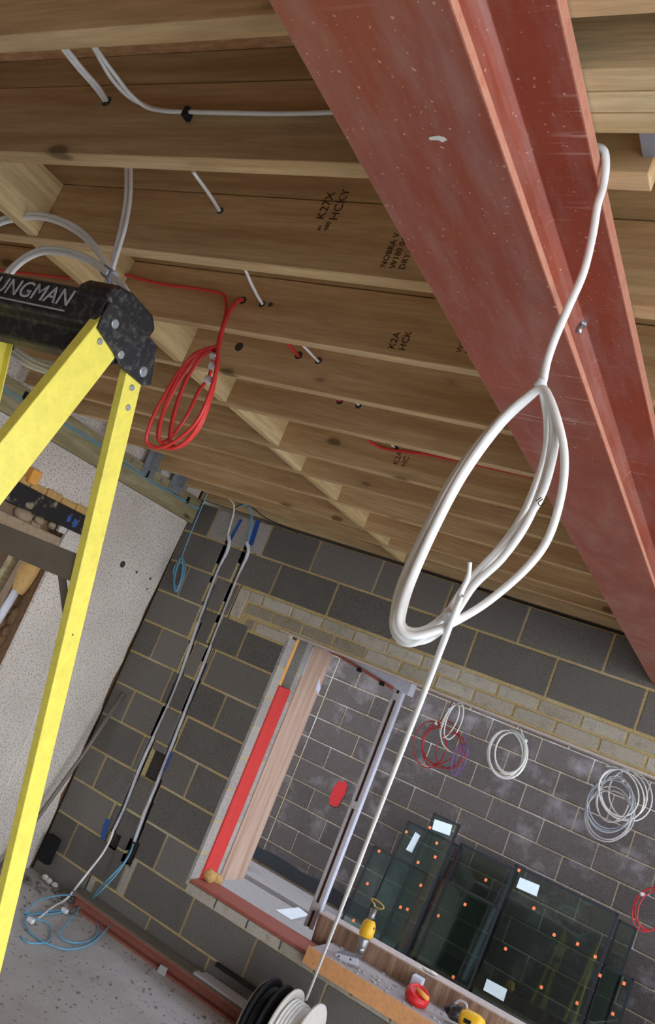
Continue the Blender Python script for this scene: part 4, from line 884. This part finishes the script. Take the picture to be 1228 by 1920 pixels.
# ------------------------------------------------------------------ glass units leaning outside
def lean(y0, sl=.2, zb=-2.462):
    n = Vector((0, 1, -sl)).normalized(); return (Vector((0, y0, zb)), n)
def pane(x0, x1, zt, y0, label, pads, labels=(), zb=-2.462, sl=.2):
    t = thing('glass_unit', ((x0 + x1) / 2, y0, zb), label, 'glass unit', 'sealed glass units leaning on the outside wall')
    ud = Vector((0, sl, 1)).normalized(); nd = Vector((0, -1, sl)).normalized()
    q_ = lambda x, z: Vector((x, y0 + (z - zb) * sl, z))
    th2 = .022
    MB().prism([q_(x0, zb), q_(x1, zb), q_(x1, zt), q_(x0, zt)], -nd * th2).build('pane', M['glass'], t)
    m_ = MB(); e = .016
    for (a, b, wa, d_) in ((q_(x0, zb), q_(x0, zt), 0, Vector((1, 0, 0))), (q_(x1, zb), q_(x1, zt), 0, Vector((-1, 0, 0))), (q_(x0, zt), q_(x1, zt), 0, -ud), (q_(x0, zb), q_(x1, zb), 0, ud)):
        m_.prism([a, b, b + d_ * e, a + d_ * e], nd * .0008); m_.prism([a, b, b - nd * th2, a - nd * th2], d_ * -.0015)
    m_.build('spacer_bar', M['dpm'], t)
    for (u, v) in pads:
        p = atp(u, v, q_(0, zb), nd); MB().prism([p + Vector((-.010, 0, 0)) - ud * .011, p + Vector((.010, 0, 0)) - ud * .011, p + Vector((.010, 0, 0)) + ud * .011, p + Vector((-.010, 0, 0)) + ud * .011], nd * .004).build('cork_pad', M['cork'], t)
    for cs in labels:
        MB().prism([atp(u, v, q_(0, zb), nd) for u, v in cs], nd * .001).build('paper_label', M['sheet_white'], t)
    return t
pane(.262, .75, -1.56, 2.36, 'squat dark glass unit with a small slanted sticker, left behind the tall narrow one', [(762, 1560)], [[(779, 1560), (788, 1567), (772, 1599), (761, 1593)]])
pane(.105, .60, -1.84, 2.31, 'leftmost dark glass unit behind the upright yellow tool', [(711, 1596), (689, 1657), (663, 1726)])
pane(.72, 1.20, -1.54, 2.395, 'dark glass unit with a reddish reflection, half hidden behind the biggest unit', [(911, 1650)])
pane(.68, 1.20, -1.82, 2.32, 'dark glass unit standing in front and right of the narrow one', [(872, 1696), (822, 1717), (850, 1832)])
pane(.46, .69, -1.41, 2.27, 'tall narrow glass unit with a white sticker across its top', [(806, 1552), (819, 1581), (816, 1607), (784, 1617), (789, 1660), (751, 1701), (764, 1705)], [[(815, 1536), (848, 1547), (843, 1567), (810, 1555)]])
pane(1.97, 2.10, -1.53, 2.35, 'narrow strip of dark glass unit right beside the biggest unit', [(1164, 1846)])
pane(1.98, 2.185, -1.83, 2.31, 'rightmost low glass unit with orange pads near its edge', [(1170, 1844), (1149, 1901)])
pane(1.19, 1.965, -1.49, 2.27, 'biggest dark glass unit with two white stickers on it', [(973, 1632), (1001, 1703), (948, 1779), (1083, 1770), (1116, 1794), (1082, 1881), (1039, 1753), (1125, 1829), (1015, 1851)], [[(975, 1645), (1012, 1660), (1006, 1681), (968, 1664)], [(913, 1835), (951, 1855), (944, 1878), (906, 1856)]])

# ------------------------------------------------------------------ coils hanging beyond the opening
def coil(name, label, mats, loops, y=.22, r=.004, ties=(), tails=()):
    t = thing(name, at(loops[0][0], loops[0][1] + loops[0][3], 'y', y), label, 'cable coil', None)
    for i, (cu_, cv, ru, rv, rot, mi) in enumerate(loops):
        pts = []
        for k in range(28):
            a = 2 * math.pi * k / 28; x = math.cos(a) * ru; z = math.sin(a) * rv; cr_, sr = math.cos(rot), math.sin(rot)
            pts.append(at(cu_ + x * cr_ - z * sr, cv + x * sr + z * cr_, 'y', y + .006 * i * (1 if i % 2 else -1) + .01 * math.sin(a + i)))
        MB().tube(pts, r, 6, True).build('cable_loop', mats[mi], t)
    for tl, mi in tails: MB().tube(smooth([at(u, v, 'y', y) for u, v in tl], 5), r, 6).build('cable_tail', mats[mi], t)
    for (u, v) in ties: p = at(u, v, 'y', y); MB().lump(p, .011, (1, 1.6, 1), 3, n=5).build('tie', M['tape'], t)
    return t
coil('red_cable_coil', 'loose coil of dark red cable hanging just right of the taut cable', [M['dark_red_cable']], [(806, 1396, 31, 44, .1, 0), (826, 1392, 34, 42, .5, 0), (830, 1402, 40, 36, .9, 0), (815, 1398, 22, 38, .2, 0), (845, 1408, 28, 34, .3, 0)], .24, .0032, [(818, 1356)], [([(848, 1315), (838, 1335), (822, 1356)], 0)])
coil('white_cable_coil', 'narrow white cable loops hanging beside the dark red coil', [M['white_cable']], [(843, 1352, 12, 34, .45, 0), (851, 1352, 14, 36, .35, 0)], .22, .004, [(843, 1330)], [([(850, 1316), (836, 1345), (826, 1372), (830, 1395), (843, 1409)], 0), ([(850, 1316), (840, 1338), (828, 1360)], 0)])
coil('purple_cable_coil', 'small purple cable coil hanging on the dark red one', [M['purple_cable']], [(861, 1424, 12, 30, .25, 0), (866, 1420, 10, 24, .3, 0), (856, 1426, 9, 28, .2, 0)], .21, .0026, [], [([(872, 1370), (870, 1390), (866, 1400)], 0)])
coil('white_cable_coil', 'neat round coil of white cable, middle of the ones under the lintel', [M['white_cable']], [(948, 1413, 32, 44, .0, 0), (953, 1414, 36, 46, .1, 0), (956, 1412, 28, 40, .1, 0), (950, 1414, 36, 46, .0, 0), (957, 1411, 29, 38, .15, 0)], .22, .0048, [(985, 1388)], [([(976, 1366), (980, 1378), (988, 1392)], 0)])
coil('white_cable_coil', 'large tangled coil of white and grey cables at the right under the lintel', [M['white_cable'], M['grey_cable'], M['trunking']],
     [(1145, 1510, 46, 48, .2, 1), (1146, 1508, 42, 46, .2, 1), (1143, 1511, 43, 50, .1, 1), (1140, 1530, 44, 48, .1, 2), (1142, 1524, 42, 50, .1, 2), (1144, 1528, 46, 46, .0, 2), (1165, 1490, 40, 50, -.5, 0), (1170, 1488, 42, 48, -.5, 0), (1160, 1486, 36, 46, -.4, 0), (1182, 1492, 40, 48, -.3, 0), (1152, 1500, 34, 42, .2, 2), (1150, 1498, 30, 44, .2, 0)], .22, .0036, [(1168, 1463), (1179, 1540)], [([(1136, 1437), (1150, 1437), (1160, 1440)], 0), ([(1163, 1442), (1165, 1455), (1168, 1465)], 1)])
coil('red_cable_coil', 'red cable coil cut off by the right edge, beside the glass units', [M['dark_red_cable']], [(1216, 1706, 30, 42, .3, 0), (1224, 1704, 34, 40, .3, 0), (1222, 1708, 26, 38, .3, 0)], .22, .0036, [(1204, 1676)], [([(1290, 1460), (1250, 1560), (1228, 1665)], 0)])
# black sheet items left behind the jamb
mb = MB(); p = at(440, 1608, 'z', -2.435)
mb.lump(p, .12, (1.2, .7, .7), 31, n=6); tag(mb.build('membrane_roll', M['dpm']), 'crumpled black membrane on the ground behind the left jamb', 'membrane')
mb = MB(); mb.prism([at(u, v, 'z', -2.478) for u, v in ((517, 1706), (560, 1701), (580, 1716), (546, 1724))], (0, 0, -.006))
tag(mb.build('plastic_film', M['trunking']), 'shiny white plastic offcut lying on the ground outside the opening', 'offcut')
for o in bpy.data.objects:
    if '_w' in o: del o['_w']
